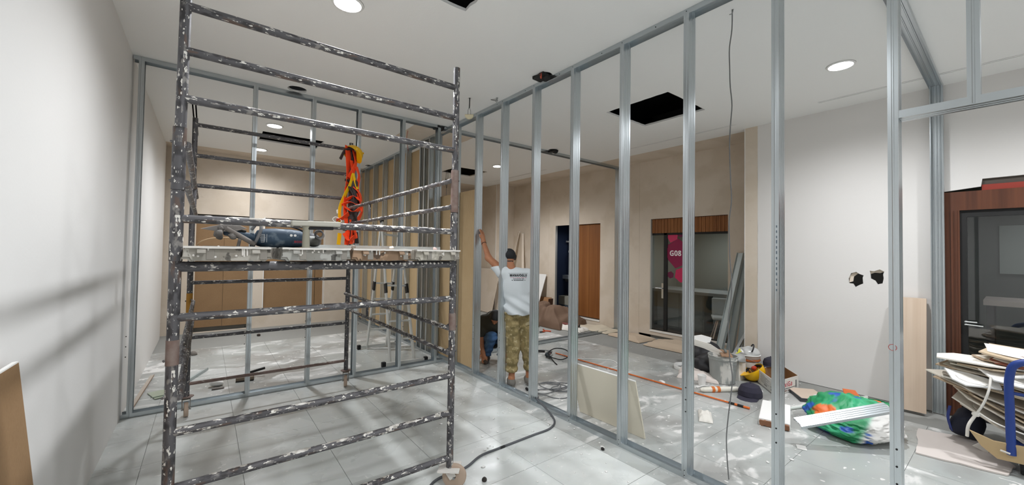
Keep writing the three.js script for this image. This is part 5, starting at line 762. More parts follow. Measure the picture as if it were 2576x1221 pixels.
{
  const ORD = ['second', 'third', 'fourth', 'fifth', 'sixth', 'seventh', 'eighth', 'ninth', 'tenth', 'eleventh', 'twelfth', 'thirteenth', 'fourteenth', 'fifteenth', 'sixteenth', 'seventeenth', 'eighteenth', 'nineteenth', 'twentieth', 'twenty-first', 'twenty-second', 'twenty-third', 'twenty-fourth', 'twenty-fifth'];
  const g0 = 'broken plasterboard pieces on the trolley';
  const mats = [plain(0xddd5c7, 0.9), plain(0xc0ad93, 0.9), plain(0xe8e2d8, 0.9), plain(0xb39d84, 0.9)];
  const pc = (w, h, seed) => { const q = mulberry(seed), n = 9, o = []; for (let k = 0; k < n; k++) { const a = k / n * 2 * Math.PI, e = 0.72 + 0.4 * q(); o.push([clamp(Math.cos(a) * 1.25, -1, 1) * w / 2 * e, clamp(Math.sin(a) * 1.25, -1, 1) * h / 2 * e]); } return o; };
  for (let k = 0; k < 26; k++) {
    const f = k / 25, y = 0.2 + 0.65 * f + rr(0, 0.015), tilt = lerp(0.55, 0.03, smooth(0, 0.85, f)) + rr(-0.07, 0.07), w = rr(0.6, 0.9), d = rr(0.5, 0.72), left = lerp(-0.3, -0.44, smooth(0.1, 0.4, f)) + (f > 0.9 ? 0.2 : 0) + rr(-0.05, 0.08), zc = left + w / 2 * Math.cos(tilt);
    const t = thing('board_scrap', f > 0.97 ? 'topmost broken plasterboard piece of the trolley pile' : k === 0 ? 'lowest broken plasterboard piece, hanging below the trolley pile' : 'broken plasterboard piece, ' + ORD[24 - k] + ' from the top of the trolley pile', 'board scrap', [5.5 + rr(-0.05, 0.05), y - (w / 2 - 0.3) * Math.sin(tilt) * 0.6, zc], 0, g0); t.rotation.set(tilt, rr(-0.25, 0.25), rr(-0.1, 0.05), 'YXZ');
    const g = slab(pc(d, w, 70 + k), 0.0125, 0.001); g.rotateX(Math.PI / 2); mesh('board', place(wob(g, 0.006, 9, k), [0, 0, 0]), mats[k % 4], t);
    if (k % 2) { const e = slab(pc(d * 0.8, w * 0.75, 170 + k), 0.003, 0.0008); e.rotateX(Math.PI / 2); mesh('torn_paper', place(wob(e, 0.008, 12, k), [rr(-0.04, 0.04), 0.009, -w * 0.13]), mats[(k + 1) % 4], t); }
  }
  for (let k = 0; k < 4; k++) { const t = thing('board_scrap', ['white plaster shard poking from the top left of the trolley pile', 'white plaster shard in the middle of the trolley pile', 'large white plaster shard beside the blue handle', 'thin brown shard lying on top of the trolley pile'][k], 'board scrap', [5.14 + k * 0.05, 0.66 + k * 0.06, [-0.24, -0.06, 0.06, -0.02][k]], 0, 'plaster shards on the trolley'); t.rotation.set([0.1, 0.2, -0.2, 0.05][k], 0.4 - k * 0.3, 0.35, 'YXZ'); const g = slab(pc(0.2, 0.3, 300 + k), 0.013, 0.002); g.rotateX(Math.PI / 2); mesh('shard', wob(g, 0.012, 12, k), k === 3 ? plain(0x7d4a38, 0.9) : M.chalk, t); mesh('torn_face', place((() => { const e = slab(pc(0.14, 0.22, 310 + k), 0.002); e.rotateX(Math.PI / 2); return wob(e, 0.008, 12, k); })(), [0, 0.01, 0]), M.paperW, t); }
  { const t = thing('board_scrap', 'brown torn board flap hanging low in front of the trolley pile', 'board scrap', [5.0, 0.22, -0.13]); const g = slab([[-0.12, 0.06], [0.0, 0.02], [0.16, 0.03], [0.15, -0.12], [0.02, -0.13], [-0.06, -0.05]], 0.0125, 0.001); g.rotateY(-Math.PI / 2); mesh('board', place(wob(g, 0.006, 12), [0, 0, 0], [0, 0, 0.25]), plain(0xc0a67e, 0.9), t); mesh('chalk_mark', box(0.004, 0.012, 0.05, [-0.035, -0.04, 0.06], [0.2, 0, 0.25]), M.paperW, t); }
  const t = thing('tie_string', 'white string tied round the broken board pile', 'string', [5.04, 0, -0.16]); mesh('string', [wire([[0.05, 0.72, 0.02], [0.0, 0.62, 0.01], [0.0, 0.5, -0.02], [0.02, 0.4, -0.06]], 0.008, 6, 6), wire([[0.02, 0.4, -0.06], [0.0, 0.3, -0.1], [0.03, 0.2, -0.11]], 0.012, 6, 6), wire([[0.02, 0.42, -0.05], [0.02, 0.36, 0.05], [0.02, 0.32, 0.2]], 0.006, 6, 6)], M.paperW, t); mesh('knot', place(wob(new THREE.SphereGeometry(0.022, 10, 8), 0.008, 40), [0.02, 0.4, -0.06]), M.paperW, t);
  const s = thing('dark_bag', 'dark navy bag wedged under the left of the trolley pile', 'bag', [5.62, 0, -0.3]); mesh('bag', place(wob(new THREE.SphereGeometry(0.17, 26, 18), 0.05, 8, 1), [0, 0, 0]).scale(0.8, 0.8, 0.6).translate(0, 0.16, 0), plain(0x171b2c, 0.8), s); mesh('strap', strap([[-0.06, 0.3, -0.1], [-0.1, 0.2, -0.11], [-0.08, 0.08, -0.09]], 0.03, 0.004), bl2(), s);
}
function bl2() { return plain(0x2a3a80, 0.7); }
// back room floor
{ const t = thing('metal_profile', 'flat galvanised offcut lying on the floor behind the left partition bay', 'metal profile'); mesh('web', bar([-0.36, 0.006, -5.85], [0.04, 0.006, -6.85], 0.07, 0.003), M.galvDull, t); mesh('flange', bar([-0.325, 0.02, -5.835], [0.075, 0.02, -6.835], 0.003, 0.034), M.galvDull, t); }
{ const t = thing('glass_offcut', 'pale green glass offcut lying at the left end of the floor track', 'glass', [-0.36, 0, -6.0]); mesh('sheet', box(0.16, 0.008, 0.3, [0, 0.008, 0], [0, 0.3, 0]), plain(0xa6b09c, 0.3), t); mesh('edge', box(0.16, 0.006, 0.01, [0, 0.016, 0.1], [0, 0.3, 0]), plain(0x8b9a88, 0.3), t); }
tag(mesh('plaster_lump', place(wob(new THREE.SphereGeometry(0.05, 20, 14), 0.025, 16, 2), [0, 0, 0]).scale(1.5, 0.9, 1).translate(0.15, 0.04, -6.0), M.chalk), 'white plaster lump on the back room floor left of the second stud', 'plaster lump');
tag(mesh('plaster_flake', place(wob(new THREE.BoxGeometry(0.12, 0.01, 0.05, 6, 1, 4), 0.008, 20), [0.16, 0.012, -5.86]), plain(0x77716b, 0.9)), 'thin dark plaster flake beside the white plaster lump', 'plaster lump');
{ const t = thing('sanding_block', 'small brown sanding block on the back room floor behind the second stud', 'block', [0.44, 0, -6.03], -0.15); mesh('block', box(0.19, 0.05, 0.07, [0, 0.026, 0], null, 0.006), plain(0x7e7060, 0.85), t); mesh('pad', box(0.19, 0.012, 0.075, [0, 0.008, 0]), M.black, t); }
{ const t = thing('utility_knife', 'black utility knife leaning over the brown sanding block', 'knife', [0.55, 0.03, -6.15], -0.7); mesh('handle', bar([-0.08, 0.02, 0.02], [0.1, 0.07, -0.06], 0.03, 0.03, 0, 0.008), M.black, t); mesh('blade', bar([-0.08, 0.02, 0.02], [-0.13, 0.006, 0.04], 0.016, 0.002), M.steel, t); }
{ const t = thing('lath_strip', 'narrow pale lath lying along the foot of the left wall', 'lath'); mesh('lath', bar([-0.57, 0.01, -5.5], [-0.5, 0.01, -6.9], 0.035, 0.018), plain(0xb7aca0, 0.8), t); mesh('edge', bar([-0.55, 0.02, -5.5], [-0.48, 0.02, -6.9], 0.006, 0.006), plain(0x8e7a68, 0.9), t); }
for (const [l, x, z, c, s] of [['dark crumb of rubble on the back room floor near the far wall', 0.85, -8.95, 0x3c322c, 0.03], ['grey pebble of rubble on the back room floor left of the scaffold post', -0.1, -7.9, 0x7a746e, 0.045], ['brown flake of rubble beside the green glass offcut', -0.2, -5.72, 0x7a6a58, 0.02], ['tiny black crumb on the floor under the scaffold', 1.1, -3.6, 0x201c1a, 0.012], ['small black chip on the floor track side of the long partition', 2.73, -2.2, 0x1d1b1a, 0.016], ['black chip on the floor right of the near caster', 1.66, -2.42, 0x35322f, 0.02]])
  tag(mesh('rubble_crumb', place(wob(new THREE.IcosahedronGeometry(s, 2), s * 0.4, 0.6 / s, x), [x, s * 0.6, z]), plain(c, 0.9)), l, 'rubble');
{ // white scatter of plaster chips, too many and too small to count
  const g = []; const q = mulberry(5); for (let k = 0; k < 420; k++) { const right = q() < 0.6, x = right ? lerp(3.05, 6.6, q()) : lerp(1.7, 2.85, q()), z = right ? lerp(-6, -1.0, q()) : lerp(-4.6, -1.6, q()), s = 0.004 + 0.011 * q() * q(); const b = new THREE.TetrahedronGeometry(s, 1); b.scale(1, 0.5, 1.4); b.rotateY(q() * 6); b.translate(x, s * 0.35, z); g.push(b); }
  const o = mesh('plaster_crumbs', g, M.chalk); o.userData.kind = 'stuff'; o.userData.label = 'white plaster crumbs scattered over the floor'; o.userData.category = 'plaster crumbs'; }

// ================================================================== people
// signed distance of a tapered capsule, joined by a smooth minimum; meshed with surface nets
function bone(a, b, ra, rb) { const d = [b[0] - a[0], b[1] - a[1], b[2] - a[2]], L2 = d[0] * d[0] + d[1] * d[1] + d[2] * d[2] || 1e-9; return (x, y, z) => { const px = x - a[0], py = y - a[1], pz = z - a[2]; let t = (px * d[0] + py * d[1] + pz * d[2]) / L2; t = t < 0 ? 0 : t > 1 ? 1 : t; const ex = px - d[0] * t, ey = py - d[1] * t, ez = pz - d[2] * t; return Math.sqrt(ex * ex + ey * ey + ez * ez) - (ra + (rb - ra) * t); }; }
// flattened ellipsoid with axes along right r, up, forward f (unit, horizontal)
function blob(c, sr, su, sf, r, f) { const m = Math.min(sr, su, sf); return (x, y, z) => { const px = x - c[0], py = y - c[1], pz = z - c[2], a = (px * r[0] + pz * r[2]) / sr, b = py / su, e = (px * f[0] + pz * f[2]) / sf, k = Math.sqrt(a * a + b * b + e * e); return (k - 1) * m * (k > 1 ? 1 : 1); }; }
const union = (fs, k) => (x, y, z) => { let d = 1e3; for (const f of fs) { const e = f(x, y, z); const h = Math.max(0, k - Math.abs(d - e)) / k; d = Math.min(d, e) - h * h * k * 0.25; } return d; };
function nets(f, lo, hi, c) {
  const n = [0, 1, 2].map((i) => Math.ceil((hi[i] - lo[i]) / c) + 1), [nx, ny, nz] = n, F = new Float32Array(nx * ny * nz), id = (i, j, k) => (k * ny + j) * nx + i;
  for (let k = 0; k < nz; k++) for (let j = 0; j < ny; j++) for (let i = 0; i < nx; i++) F[id(i, j, k)] = f(lo[0] + i * c, lo[1] + j * c, lo[2] + k * c);
  const vi = new Int32Array(nx * ny * nz).fill(-1), P = [], I = [], E = [[0, 1], [0, 2], [0, 4], [1, 3], [1, 5], [2, 3], [2, 6], [3, 7], [4, 5], [4, 6], [5, 7], [6, 7]];
  for (let k = 0; k < nz - 1; k++) for (let j = 0; j < ny - 1; j++) for (let i = 0; i < nx - 1; i++) {
    const v = []; let s = 0; for (let q = 0; q < 8; q++) { v[q] = F[id(i + (q & 1), j + (q >> 1 & 1), k + (q >> 2))]; if (v[q] < 0) s++; } if (!s || s === 8) continue;
    let x = 0, y = 0, z = 0, m = 0; for (const [a, b] of E) if (v[a] < 0 !== v[b] < 0) { const t = v[a] / (v[a] - v[b]); x += lerp(a & 1, b & 1, t); y += lerp(a >> 1 & 1, b >> 1 & 1, t); z += lerp(a >> 2, b >> 2, t); m++; }
    vi[id(i, j, k)] = P.length / 3; P.push(lo[0] + (i + x / m) * c, lo[1] + (j + y / m) * c, lo[2] + (k + z / m) * c);
  }
  for (let k = 1; k < nz - 1; k++) for (let j = 1; j < ny - 1; j++) for (let i = 1; i < nx - 1; i++) { const a = F[id(i, j, k)] < 0;
    const q = (b, v0, v1, v2, v3) => { if (a === b || v0 < 0 || v1 < 0 || v2 < 0 || v3 < 0) return; a ? I.push(v0, v1, v2, v0, v2, v3) : I.push(v0, v2, v1, v0, v3, v2); };
    q(F[id(i + 1, j, k)] < 0, vi[id(i, j - 1, k - 1)], vi[id(i, j, k - 1)], vi[id(i, j, k)], vi[id(i, j - 1, k)]);
    q(F[id(i, j + 1, k)] < 0, vi[id(i - 1, j, k - 1)], vi[id(i - 1, j, k)], vi[id(i, j, k)], vi[id(i, j, k - 1)]);
    q(F[id(i, j, k + 1)] < 0, vi[id(i - 1, j - 1, k)], vi[id(i, j - 1, k)], vi[id(i, j, k)], vi[id(i - 1, j, k)]); }
  const g = new THREE.BufferGeometry(); g.setAttribute('position', new THREE.Float32BufferAttribute(P, 3)); g.setIndex(I); g.computeVertexNormals(); return triUV(g);
}
// patch lying on a surface: rays from a plane along dir
function conform(f, o, r, u, dir, w, h, off, n = 18, m = 12) { const P = [], U = [], I = [], ok = []; for (let j = 0; j <= m; j++) for (let i = 0; i <= n; i++) { let p = o.map((q, k) => q + r[k] * (i / n - 0.5) * w + u[k] * (j / m - 0.5) * h), s = 0; for (let k = 0; k < 60; k++) { const d = f(p[0] + dir[0] * s, p[1] + dir[1] * s, p[2] + dir[2] * s); if (d < off || s > 0.6) break; s += Math.max(0.0008, (d - off) * 0.8); } ok.push(s < 0.6); s = Math.min(s, 0.6); P.push(p[0] + dir[0] * s, p[1] + dir[1] * s, p[2] + dir[2] * s); U.push(i / n, j / m); }
  for (let j = 0; j < m; j++) for (let i = 0; i < n; i++) { const a = j * (n + 1) + i, b = a + n + 1; if (ok[a] && ok[a + 1] && ok[b] && ok[b + 1]) I.push(a, a + 1, b, b, a + 1, b + 1); } const g = new THREE.BufferGeometry(); g.setAttribute('position', new THREE.Float32BufferAttribute(P, 3)); g.setAttribute('uv', new THREE.Float32BufferAttribute(U, 2)); g.setIndex(I); g.computeVertexNormals(); return g.toNonIndexed(); }
const add3 = (p, ...v) => v.reduce((q, [d, s]) => [q[0] + d[0] * s, q[1] + d[1] * s, q[2] + d[2] * s], p);
const UP3 = [0, 1, 0];
function headField(c, r, f, up = UP3, s = 1) { // skull, jaw, nose, ears, brow, lips, eye sockets
  const at = (a, b, e) => add3(c, [r, a * s], [up, b * s], [f, e * s]);
  return union([bone(at(0, 0.035, -0.012), at(0, 0.03, 0.02), 0.078 * s, 0.074 * s), bone(at(0, -0.02, 0.01), at(0, -0.07, 0.045), 0.066 * s, 0.04 * s), bone(at(0, 0.012, 0.088), at(0, -0.022, 0.108), 0.009 * s, 0.014 * s), bone(at(-0.03, 0.022, 0.08), at(0.03, 0.022, 0.08), 0.013 * s, 0.013 * s), bone(at(-0.022, -0.056, 0.078), at(0.022, -0.056, 0.078), 0.008 * s, 0.008 * s), bone(at(-0.078, 0.018, -0.005), at(-0.084, -0.022, 0.002), 0.014 * s, 0.009 * s), bone(at(0.078, 0.018, -0.005), at(0.084, -0.022, 0.002), 0.014 * s, 0.009 * s)], 0.02 * s);
}
function handBones(w, d, n, len, curl, thumbSide) { // wrist, direction of the fingers, palm normal (towards which fingers curl)
  const s = [d[1] * n[2] - d[2] * n[1], d[2] * n[0] - d[0] * n[2], d[0] * n[1] - d[1] * n[0]].map((q) => q * thumbSide), B = [];
  const palm = add3(w, [d, 0.085]); B.push(bone(add3(w, [s, -0.018]), add3(palm, [s, -0.025]), 0.016, 0.014), bone(add3(w, [s, 0.018]), add3(palm, [s, 0.025]), 0.016, 0.014), bone(w, palm, 0.019, 0.015));
  [[0.032, 0.95], [0.011, 1.05], [-0.011, 1.0], [-0.032, 0.8]].forEach(([o, l], i) => { let p = add3(palm, [s, o]), a = 0.15 + curl * 0.4; for (const q of [0.04, 0.026, 0.02]) { const e = add3(p, [d, Math.cos(a) * q * l * len], [n, Math.sin(a) * q * l * len], [s, (o > 0 ? 1 : -1) * 0.001]); B.push(bone(p, e, 0.0092, 0.008)); p = e; a += curl * 0.55; } });
  let p = add3(w, [d, 0.025], [s, 0.028]); const t1 = add3(p, [d, 0.03], [s, 0.024], [n, 0.012]), t2 = add3(t1, [d, 0.03], [s, 0.008], [n, 0.012]); B.push(bone(p, t1, 0.013, 0.01), bone(t1, t2, 0.01, 0.0085)); return B;
}
const skinM = mat({ map: dtex(128, 128, (u, v) => mixc(hex(0xb07a58), hex(0x9a6446), fbm(u * 6, v * 6, 4, 6, 6, 800)), [0.3, 0.3]), roughness: 0.6 });
const hairM = plain(0x16171a, 0.75);
{ // standing man seen from behind, left arm raised to the stud
  const t = thing('person', 'person standing in a pale grey printed t-shirt and khaki trousers, left arm raised', 'person', [0, 0, 0]);
  const r = [0.88, 0, 0.475], f = [0.475, 0, -0.88];
  const pel = [3.15, 0.95, -3.87], che = [3.1, 1.27, -3.895], nk = [3.055, 1.47, -3.92], hd = [3.047, 1.61, -3.972];
  const hipL = [3.07, 0.9, -3.915], hipR = [3.23, 0.9, -3.825], knL = [3.085, 0.49, -3.905], knR = [3.252, 0.49, -3.815], anL = [3.065, 0.1, -3.905], anR = [3.29, 0.1, -3.83];
  const shL = [2.955, 1.45, -4.0], shR = [3.225, 1.4, -3.81], elL = [2.925, 1.6, -4.25], wrL = [2.955, 1.815, -4.42], elR = [3.275, 1.14, -3.8], wrR = [3.285, 0.93, -3.93];
  const hdir = [0.12, 0.93, -0.34], hn = [-0.2, 0.3, -0.93];
  const handL = handBones(wrL, hdir, hn, 1, 0.35, 1), handR = handBones(wrR, [0.1, -0.95, -0.3], [-0.6, -0.2, -0.75], 1, 0.5, -1);
  const torso = [blob(add3(che, [f, 0.01]), 0.165, 0.2, 0.105, r, f), blob([3.13, 1.08, -3.88], 0.145, 0.16, 0.1, r, f), blob(pel, 0.16, 0.13, 0.115, r, f), bone(add3(nk, [UP3, -0.06], [r, -0.1]), add3(nk, [UP3, -0.07], [r, 0.1]), 0.055, 0.055)];
  const arms = [bone(shL, elL, 0.056, 0.042), bone(elL, wrL, 0.042, 0.027), bone(shR, elR, 0.055, 0.041), bone(elR, wrR, 0.04, 0.027)];
  const legs = [bone(hipL, knL, 0.082, 0.055), bone(knL, anL, 0.055, 0.037), bone(hipR, knR, 0.082, 0.055), bone(knR, anR, 0.055, 0.037), bone(anL, add3(anL, [f, 0.14], [UP3, -0.06]), 0.036, 0.026), bone(anR, add3(anR, [f, 0.14], [UP3, -0.06]), 0.036, 0.026)];
  const neck = bone(add3(nk, [UP3, -0.05]), add3(hd, [UP3, -0.05], [f, -0.02]), 0.062, 0.055), skull = headField(hd, r, f, UP3, 0.98);
  const bodyF = union([...torso, ...arms, ...legs, neck, ...handL.slice(0, 3), ...handR.slice(0, 3)], 0.03);
  const g = [nets((x, y, z) => bodyF(x, y, z), [2.78, -0.0, -4.6], [3.45, 1.93, -3.6], 0.0115)];
  const headF = union([skull, neck], 0.025); g.push(nets(headF, [2.9, 1.47, -4.14], [3.22, 1.77, -3.8], 0.005));
  for (const [H, w] of [[handL, wrL], [handR, wrR]]) { const q = union([...H, bone(add3(w, [[w === wrL ? -0.02 : 0, w === wrL ? -0.3 : 0.3, 0], 0.1]), w, 0.029, 0.026)], 0.012); g.push(nets(q, w.map((v, i) => v - (i === 1 && w === wrL ? 0.05 : 0.22)), w.map((v, i) => v + (i === 1 && w === wrL ? 0.24 : 0.13)), 0.0042)); }
  mesh('body', g, skinM, t);
  const hairF = (x, y, z) => { const d = skull(x, y, z) - 0.006 - 0.003 * n3(x * 90, y * 90, z * 90), e = (x - hd[0]) * f[0] + (z - hd[2]) * f[2]; return Math.max(d, hd[1] - 0.012 + Math.max(0, e) * 1.3 - y, e - 0.075); };
  mesh('hair', nets(hairF, [2.9, 1.52, -4.14], [3.22, 1.78, -3.8], 0.006), hairM, t);
  mesh('hair_fade', nets((x, y, z) => { const d = Math.min(skull(x, y, z), neck(x, y, z)) - 0.0025, e = (x - hd[0]) * f[0] + (z - hd[2]) * f[2]; return Math.max(d, hd[1] - 0.055 + Math.max(0, e) * 1.6 + 0.012 * n3(x * 60, 3, z * 60) - y, e - 0.05, y - hd[1] - 0.01); }, [2.9, 1.5, -4.14], [3.22, 1.66, -3.8], 0.005), plain(0x4d3a31, 0.8), t);
  for (const k of [-1, 1]) mesh('eye', place(new THREE.SphereGeometry(0.011, 10, 8), add3(hd, [r, k * 0.032], [UP3, 0.004], [f, 0.082])), M.chalk, t);
  // t-shirt: loose, creased, hem below the waist
  const hemP = (x, y, z) => 0.905 + 0.01 * Math.sin(x * 40) - y, sl = (a, b, k) => { const d = [b[0] - a[0], b[1] - a[1], b[2] - a[2]], L = Math.hypot(...d); return (x, y, z) => ((x - a[0]) * d[0] + (y - a[1]) * d[1] + (z - a[2]) * d[2]) / L - L * k; };
  const endL = sl(shL, elL, 0.6), endR = sl(shR, elR, 0.72), armL = bone(shL, add3(shL, [elL.map((q, i) => q - shL[i]), 0.8]), 0.082, 0.075), armR = bone(shR, add3(shR, [elR.map((q, i) => q - shR[i]), 0.85]), 0.078, 0.072);
  const trunk = union([blob(add3(che, [f, 0.0]), 0.19, 0.215, 0.125, r, f), blob([3.13, 1.08, -3.88], 0.172, 0.24, 0.125, r, f), blob([3.15, 0.95, -3.87], 0.205, 0.2, 0.165, r, f), bone(add3(nk, [UP3, -0.06], [r, -0.12]), add3(nk, [UP3, -0.08], [r, 0.12]), 0.066, 0.066)], 0.05);
  const shirtF = (x, y, z) => { const a = Math.max(armL(x, y, z), endL(x, y, z)), b = Math.max(armR(x, y, z), endR(x, y, z)); let d = trunk(x, y, z); for (const e of [a, b]) { const h = Math.max(0, 0.04 - Math.abs(d - e)) / 0.04; d = Math.min(d, e) - h * h * 0.01; } const u = (x - 3.12) * r[0] + (z + 3.88) * r[2]; d += 0.014 * Math.sin((y * 46 + u * 30 + 3 * n3(x * 5, y * 5, z * 5))) * smooth(1.2, 1.0, y) * (0.4 + n3(x * 6, y * 6, z * 6)) + 0.008 * (n3(x * 9, y * 9, z * 9) - 0.5); return Math.max(d, hemP(x, y, z)); };
  const collar = (x, y, z) => { const c = neck(x, y, z) - 0.012; return Math.max(shirtF(x, y, z), y - 1.505 + 0.25 * Math.max(0, (x - nk[0]) * f[0] + (z - nk[2]) * f[2])); };
  mesh('t_shirt', nets(collar, [2.75, 0.85, -4.4], [3.45, 1.62, -3.55], 0.0085), plain(0xc9cfd2, 0.85), t);
  const tx = ctex(512, 200, (q, w, h) => { q.clearRect(0, 0, w, h); q.fillStyle = '#15161a'; q.fillRect(8, 8, 490, 5); q.font = 'bold 84px sans-serif'; q.textAlign = 'center'; q.textBaseline = 'middle'; q.save(); q.translate(w / 2, 62); q.scale(0.84, 1); q.fillText('MANAVOGLU', 0, 0); q.lineWidth = 5; q.strokeStyle = '#15161a'; q.strokeText('MANAVOGLU', 0, 0); q.restore(); q.fillStyle = '#a86a78'; const s = mulberry(3); for (let x = 50; x < 470;) { const l = 6 + s() * 14; q.fillRect(x, 112, l, 16); x += l + (s() < 0.2 ? 16 : 4); } q.fillStyle = '#24252a'; for (let x = 120; x < 400;) { const l = 6 + s() * 12; q.fillRect(x, 142, l, 15); x += l + (s() < 0.25 ? 18 : 4); } for (let x = 80; x < 440;) { const l = 6 + s() * 12; q.fillRect(x, 172, l, 17); x += l + (s() < 0.25 ? 20 : 4); } });
  const back = [-f[0], 0, -f[2]], pc = conform(shirtF, add3([3.112, 1.375, -3.88], [back, 0.35]), r, UP3, f, 0.25, 0.1, 0.002);
  mesh('shirt_print', pc, mat({ map: tx, transparent: true, roughness: 0.85, side: THREE.DoubleSide }), t);
  // cropped cargo trousers
  const camo = dtex(512, 512, (u, v) => { let c = hex(0x8a7a52); c = mixc(c, hex(0x776a45), smooth(0.45, 0.6, fbm(u * 5, v * 5, 4, 5, 5, 820))); c = mixc(c, hex(0x988860), smooth(0.5, 0.66, fbm(u * 6, v * 6, 4, 6, 6, 825))); return mixc(c, hex(0xc2b694), smooth(0.6, 0.75, fbm(u * 9, v * 9, 5, 9, 9, 829)) * 0.7); }, [0.4, 0.4]);
  const tr = union([blob(pel, 0.172, 0.12, 0.125, r, f), bone(hipL, knL, 0.108, 0.086), bone(knL, add3(anL, [UP3, 0.1]), 0.087, 0.07), bone(hipR, knR, 0.108, 0.086), bone(knR, add3(anR, [UP3, 0.1]), 0.086, 0.066)], 0.03);
  const trF = (x, y, z) => Math.max(tr(x, y, z) + 0.007 * Math.sin(y * 60 + 9 * n3(x * 6, y * 4, z * 6)) * (0.3 + n3(x * 8, y * 8, z * 8)) * (smooth(0.45, 0.2, y) + smooth(0.6, 0.8, y) * 0.8 + 0.3) + 0.006 * (n3(x * 14, y * 14, z * 14) - 0.5), 0.185 - y, y - 0.94);
  const camoM = mat({ map: camo, roughness: 0.9 });
  mesh('trousers', nets(trF, [2.9, 0.15, -4.08], [3.45, 1.02, -3.6], 0.0085), camoM, t);
  const pk = (o, w, h, name = 'pocket') => { const q = conform(trF, add3(o, [back, 0.3]), r, UP3, f, w, h, 0.006, 8, 8); const m = camoM.clone(); m.side = THREE.DoubleSide; mesh(name, triUV(q), m, t); };
  pk([3.085, 0.81, -3.9], 0.1, 0.05, 'pocket_flap'); pk([3.235, 0.8, -3.82], 0.1, 0.045, 'pocket_flap'); pk([3.02, 0.6, -3.93], 0.09, 0.14, 'cargo_pocket'); pk([3.05, 0.31, -3.92], 0.06, 0.07, 'cargo_pocket');
  for (const a of [anL, anR]) { const sh = union([bone(add3(a, [f, -0.035], [UP3, -0.05]), add3(a, [f, 0.15], [UP3, -0.065]), 0.045, 0.036), bone(add3(a, [UP3, -0.05]), add3(a, [f, 0.09], [UP3, -0.05]), 0.048, 0.042), bone(add3(a, [UP3, -0.05]), add3(a, [UP3, -0.02]), 0.048, 0.043)], 0.02); const lo = [a[0] - 0.16, 0.0, a[2] - 0.25], hi = [a[0] + 0.17, 0.13, a[2] + 0.13];
    const o = mesh('shoe', nets((x, y, z) => Math.max(sh(x, y, z), y - 0.095, 0.012 - y), lo, hi, 0.006), plain(0x6d6a64, 0.85), t); mesh('sole', nets((x, y, z) => Math.max(sh(x, y, z) - 0.004, y - 0.024, 0.003 - y), lo, hi, 0.005), plain(0x8d8a83, 0.85), o); }
  mesh('wristband', place((() => { const q = new THREE.TorusGeometry(0.03, 0.004, 8, 24); q.applyQuaternion(new THREE.Quaternion().setFromUnitVectors(V(0, 0, 1), V(0.1, 0.78, -0.6).normalize())); return q; })(), add3(wrL, [[-0.03, -0.215, 0.17], 0.12])), M.black, t);
}
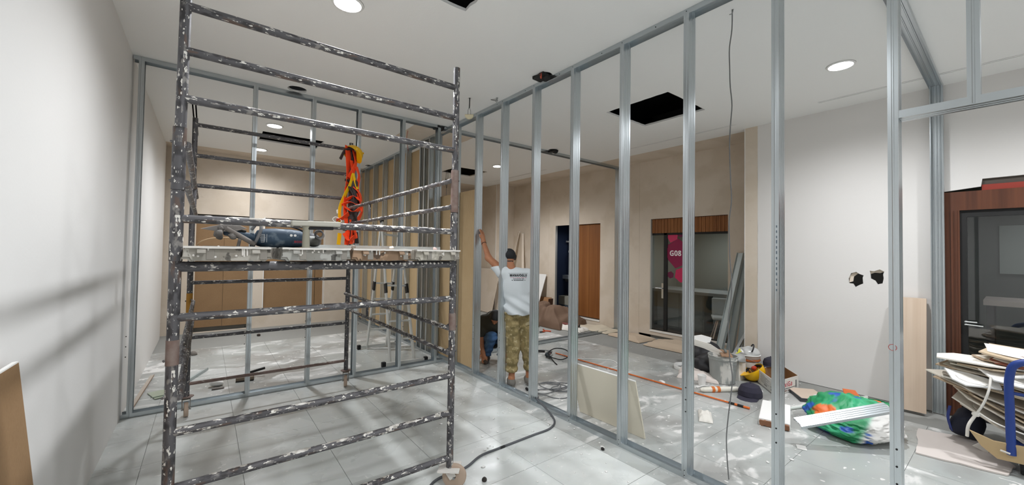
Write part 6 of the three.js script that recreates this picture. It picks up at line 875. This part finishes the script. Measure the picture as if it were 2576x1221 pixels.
{ // man crouching behind the studs, head bowed
  const t = thing('person', 'person crouching in a dark olive shirt and blue jeans behind the studs', 'person', [0, 0, 0]);
  const r = [-0.74, 0, -0.67], f = [-0.67, 0, 0.74];   // faces the viewer's side, bent over
  const hA = [3.5, 0.3, -5.12], hB = [3.65, 0.31, -5.0], kA = [3.4, 0.41, -4.82], kB = [3.55, 0.41, -4.72], aA = [3.44, 0.09, -5.0], aB = [3.62, 0.09, -4.88];
  const pel = [3.575, 0.33, -5.07], che = [3.53, 0.58, -4.99], nk = [3.5, 0.68, -4.93], hd = [3.46, 0.7, -4.82];
  const sA = [3.405, 0.61, -5.06], sB = [3.62, 0.63, -4.87], eA = [3.345, 0.37, -5.02], wA = [3.335, 0.17, -4.96], eB = [3.57, 0.4, -4.72], wB = [3.5, 0.21, -4.64];
  const hUp = [-0.45, 0.62, 0.64], hF = [-0.5, -0.75, 0.43];
  const HA = handBones(wA, [0.05, -0.95, 0.3], [-0.5, 0.2, 0.8], 1, 0.5, 1), HB = handBones(wB, [-0.2, -0.9, 0.35], [-0.5, 0.3, 0.75], 1, 0.5, -1);
  const torso = union([blob(pel, 0.16, 0.14, 0.13, r, f), bone(pel, che, 0.14, 0.15), bone(che, nk, 0.14, 0.08), bone(sA, sB, 0.06, 0.06)], 0.05);
  const skull = headField(hd, r, hF, hUp, 0.95), neck = bone(nk, hd, 0.06, 0.055);
  const bodyF = union([torso, bone(sA, eA, 0.052, 0.042), bone(eA, wA, 0.042, 0.028), bone(sB, eB, 0.052, 0.042), bone(eB, wB, 0.042, 0.028), bone(hA, kA, 0.078, 0.056), bone(kA, aA, 0.055, 0.038), bone(hB, kB, 0.078, 0.056), bone(kB, aB, 0.055, 0.038), bone(aA, add3(aA, [f, 0.12], [UP3, -0.05]), 0.036, 0.028), bone(aB, add3(aB, [f, 0.12], [UP3, -0.05]), 0.036, 0.028), neck, ...HA.slice(0, 3), ...HB.slice(0, 3)], 0.03);
  const g = [nets(bodyF, [3.2, 0.0, -5.35], [3.85, 0.85, -4.5], 0.0115), nets(union([skull, neck], 0.02), [3.28, 0.52, -5.0], [3.62, 0.9, -4.62], 0.006)];
  for (const [H, w] of [[HA, wA], [HB, wB]]) g.push(nets(union(H, 0.012), [w[0] - 0.14, 0.0, w[2] - 0.1], [w[0] + 0.14, w[1] + 0.06, w[2] + 0.2], 0.0045));
  mesh('body', g, skinM, t);
  const hairF = (x, y, z) => { const d = skull(x, y, z) - 0.01, e = (x - hd[0]) * hF[0] + (y - hd[1]) * hF[1] + (z - hd[2]) * hF[2], u = (x - hd[0]) * hUp[0] + (y - hd[1]) * hUp[1] + (z - hd[2]) * hUp[2]; return Math.max(d, -0.02 + Math.max(0, e) * 0.8 - u); };
  mesh('hair', nets(hairF, [3.28, 0.52, -5.0], [3.62, 0.92, -4.62], 0.007), hairM, t);
  mesh('cap_strap', strap([[3.38, 0.74, -4.9], [3.43, 0.8, -4.85], [3.5, 0.8, -4.79], [3.53, 0.74, -4.74]], 0.014, 0.004), M.chalk, t);
  const sh = union([bone(pel, che, 0.165, 0.175), bone(che, nk, 0.165, 0.09), bone(sA, sB, 0.078, 0.078), bone(sA, add3(sA, [eA.map((q, i) => q - sA[i]), 0.75]), 0.078, 0.072), bone(sB, add3(sB, [eB.map((q, i) => q - sB[i]), 0.75]), 0.078, 0.072)], 0.05);
  mesh('shirt', nets((x, y, z) => sh(x, y, z) + 0.012 * (n3(x * 9, y * 9, z * 9) - 0.5) + 0.005 * Math.sin(y * 50 + x * 30), [3.2, 0.12, -5.4], [3.9, 0.9, -4.6], 0.01), plain(0x33322b, 0.9), t);
  const je = union([blob(pel, 0.17, 0.13, 0.14, r, f), bone(hA, kA, 0.1, 0.078), bone(kA, add3(aA, [UP3, 0.02]), 0.078, 0.062), bone(hB, kB, 0.1, 0.078), bone(kB, add3(aB, [UP3, 0.02]), 0.078, 0.062)], 0.025);
  const den = dtex(256, 256, (u, v) => mixc(hex(0x2c4a70), hex(0x4f74a0), fbm(u * 5, v * 5, 5, 5, 5, 850)), [0.4, 0.4]);
  mesh('jeans', nets((x, y, z) => Math.max(je(x, y, z) + 0.006 * Math.sin(y * 70 + 8 * n3(x * 7, y * 7, z * 7)), 0.085 - y), [3.25, 0.05, -5.35], [3.85, 0.6, -4.6], 0.0095), mat({ map: den, roughness: 0.9 }), t);
  for (const a of [aA, aB]) { const s = union([bone(add3(a, [f, -0.05], [UP3, -0.05]), add3(a, [f, 0.15], [UP3, -0.06]), 0.046, 0.036), bone(a, add3(a, [f, 0.06], [UP3, -0.04]), 0.046, 0.042)], 0.02); mesh('shoe', nets((x, y, z) => Math.max(s(x, y, z), 0.003 - y), [a[0] - 0.22, 0, a[2] - 0.16], [a[0] + 0.14, 0.16, a[2] + 0.24], 0.007), plain(0x4a3f36, 0.85), t); }
}
renderer.render(scene, camera);
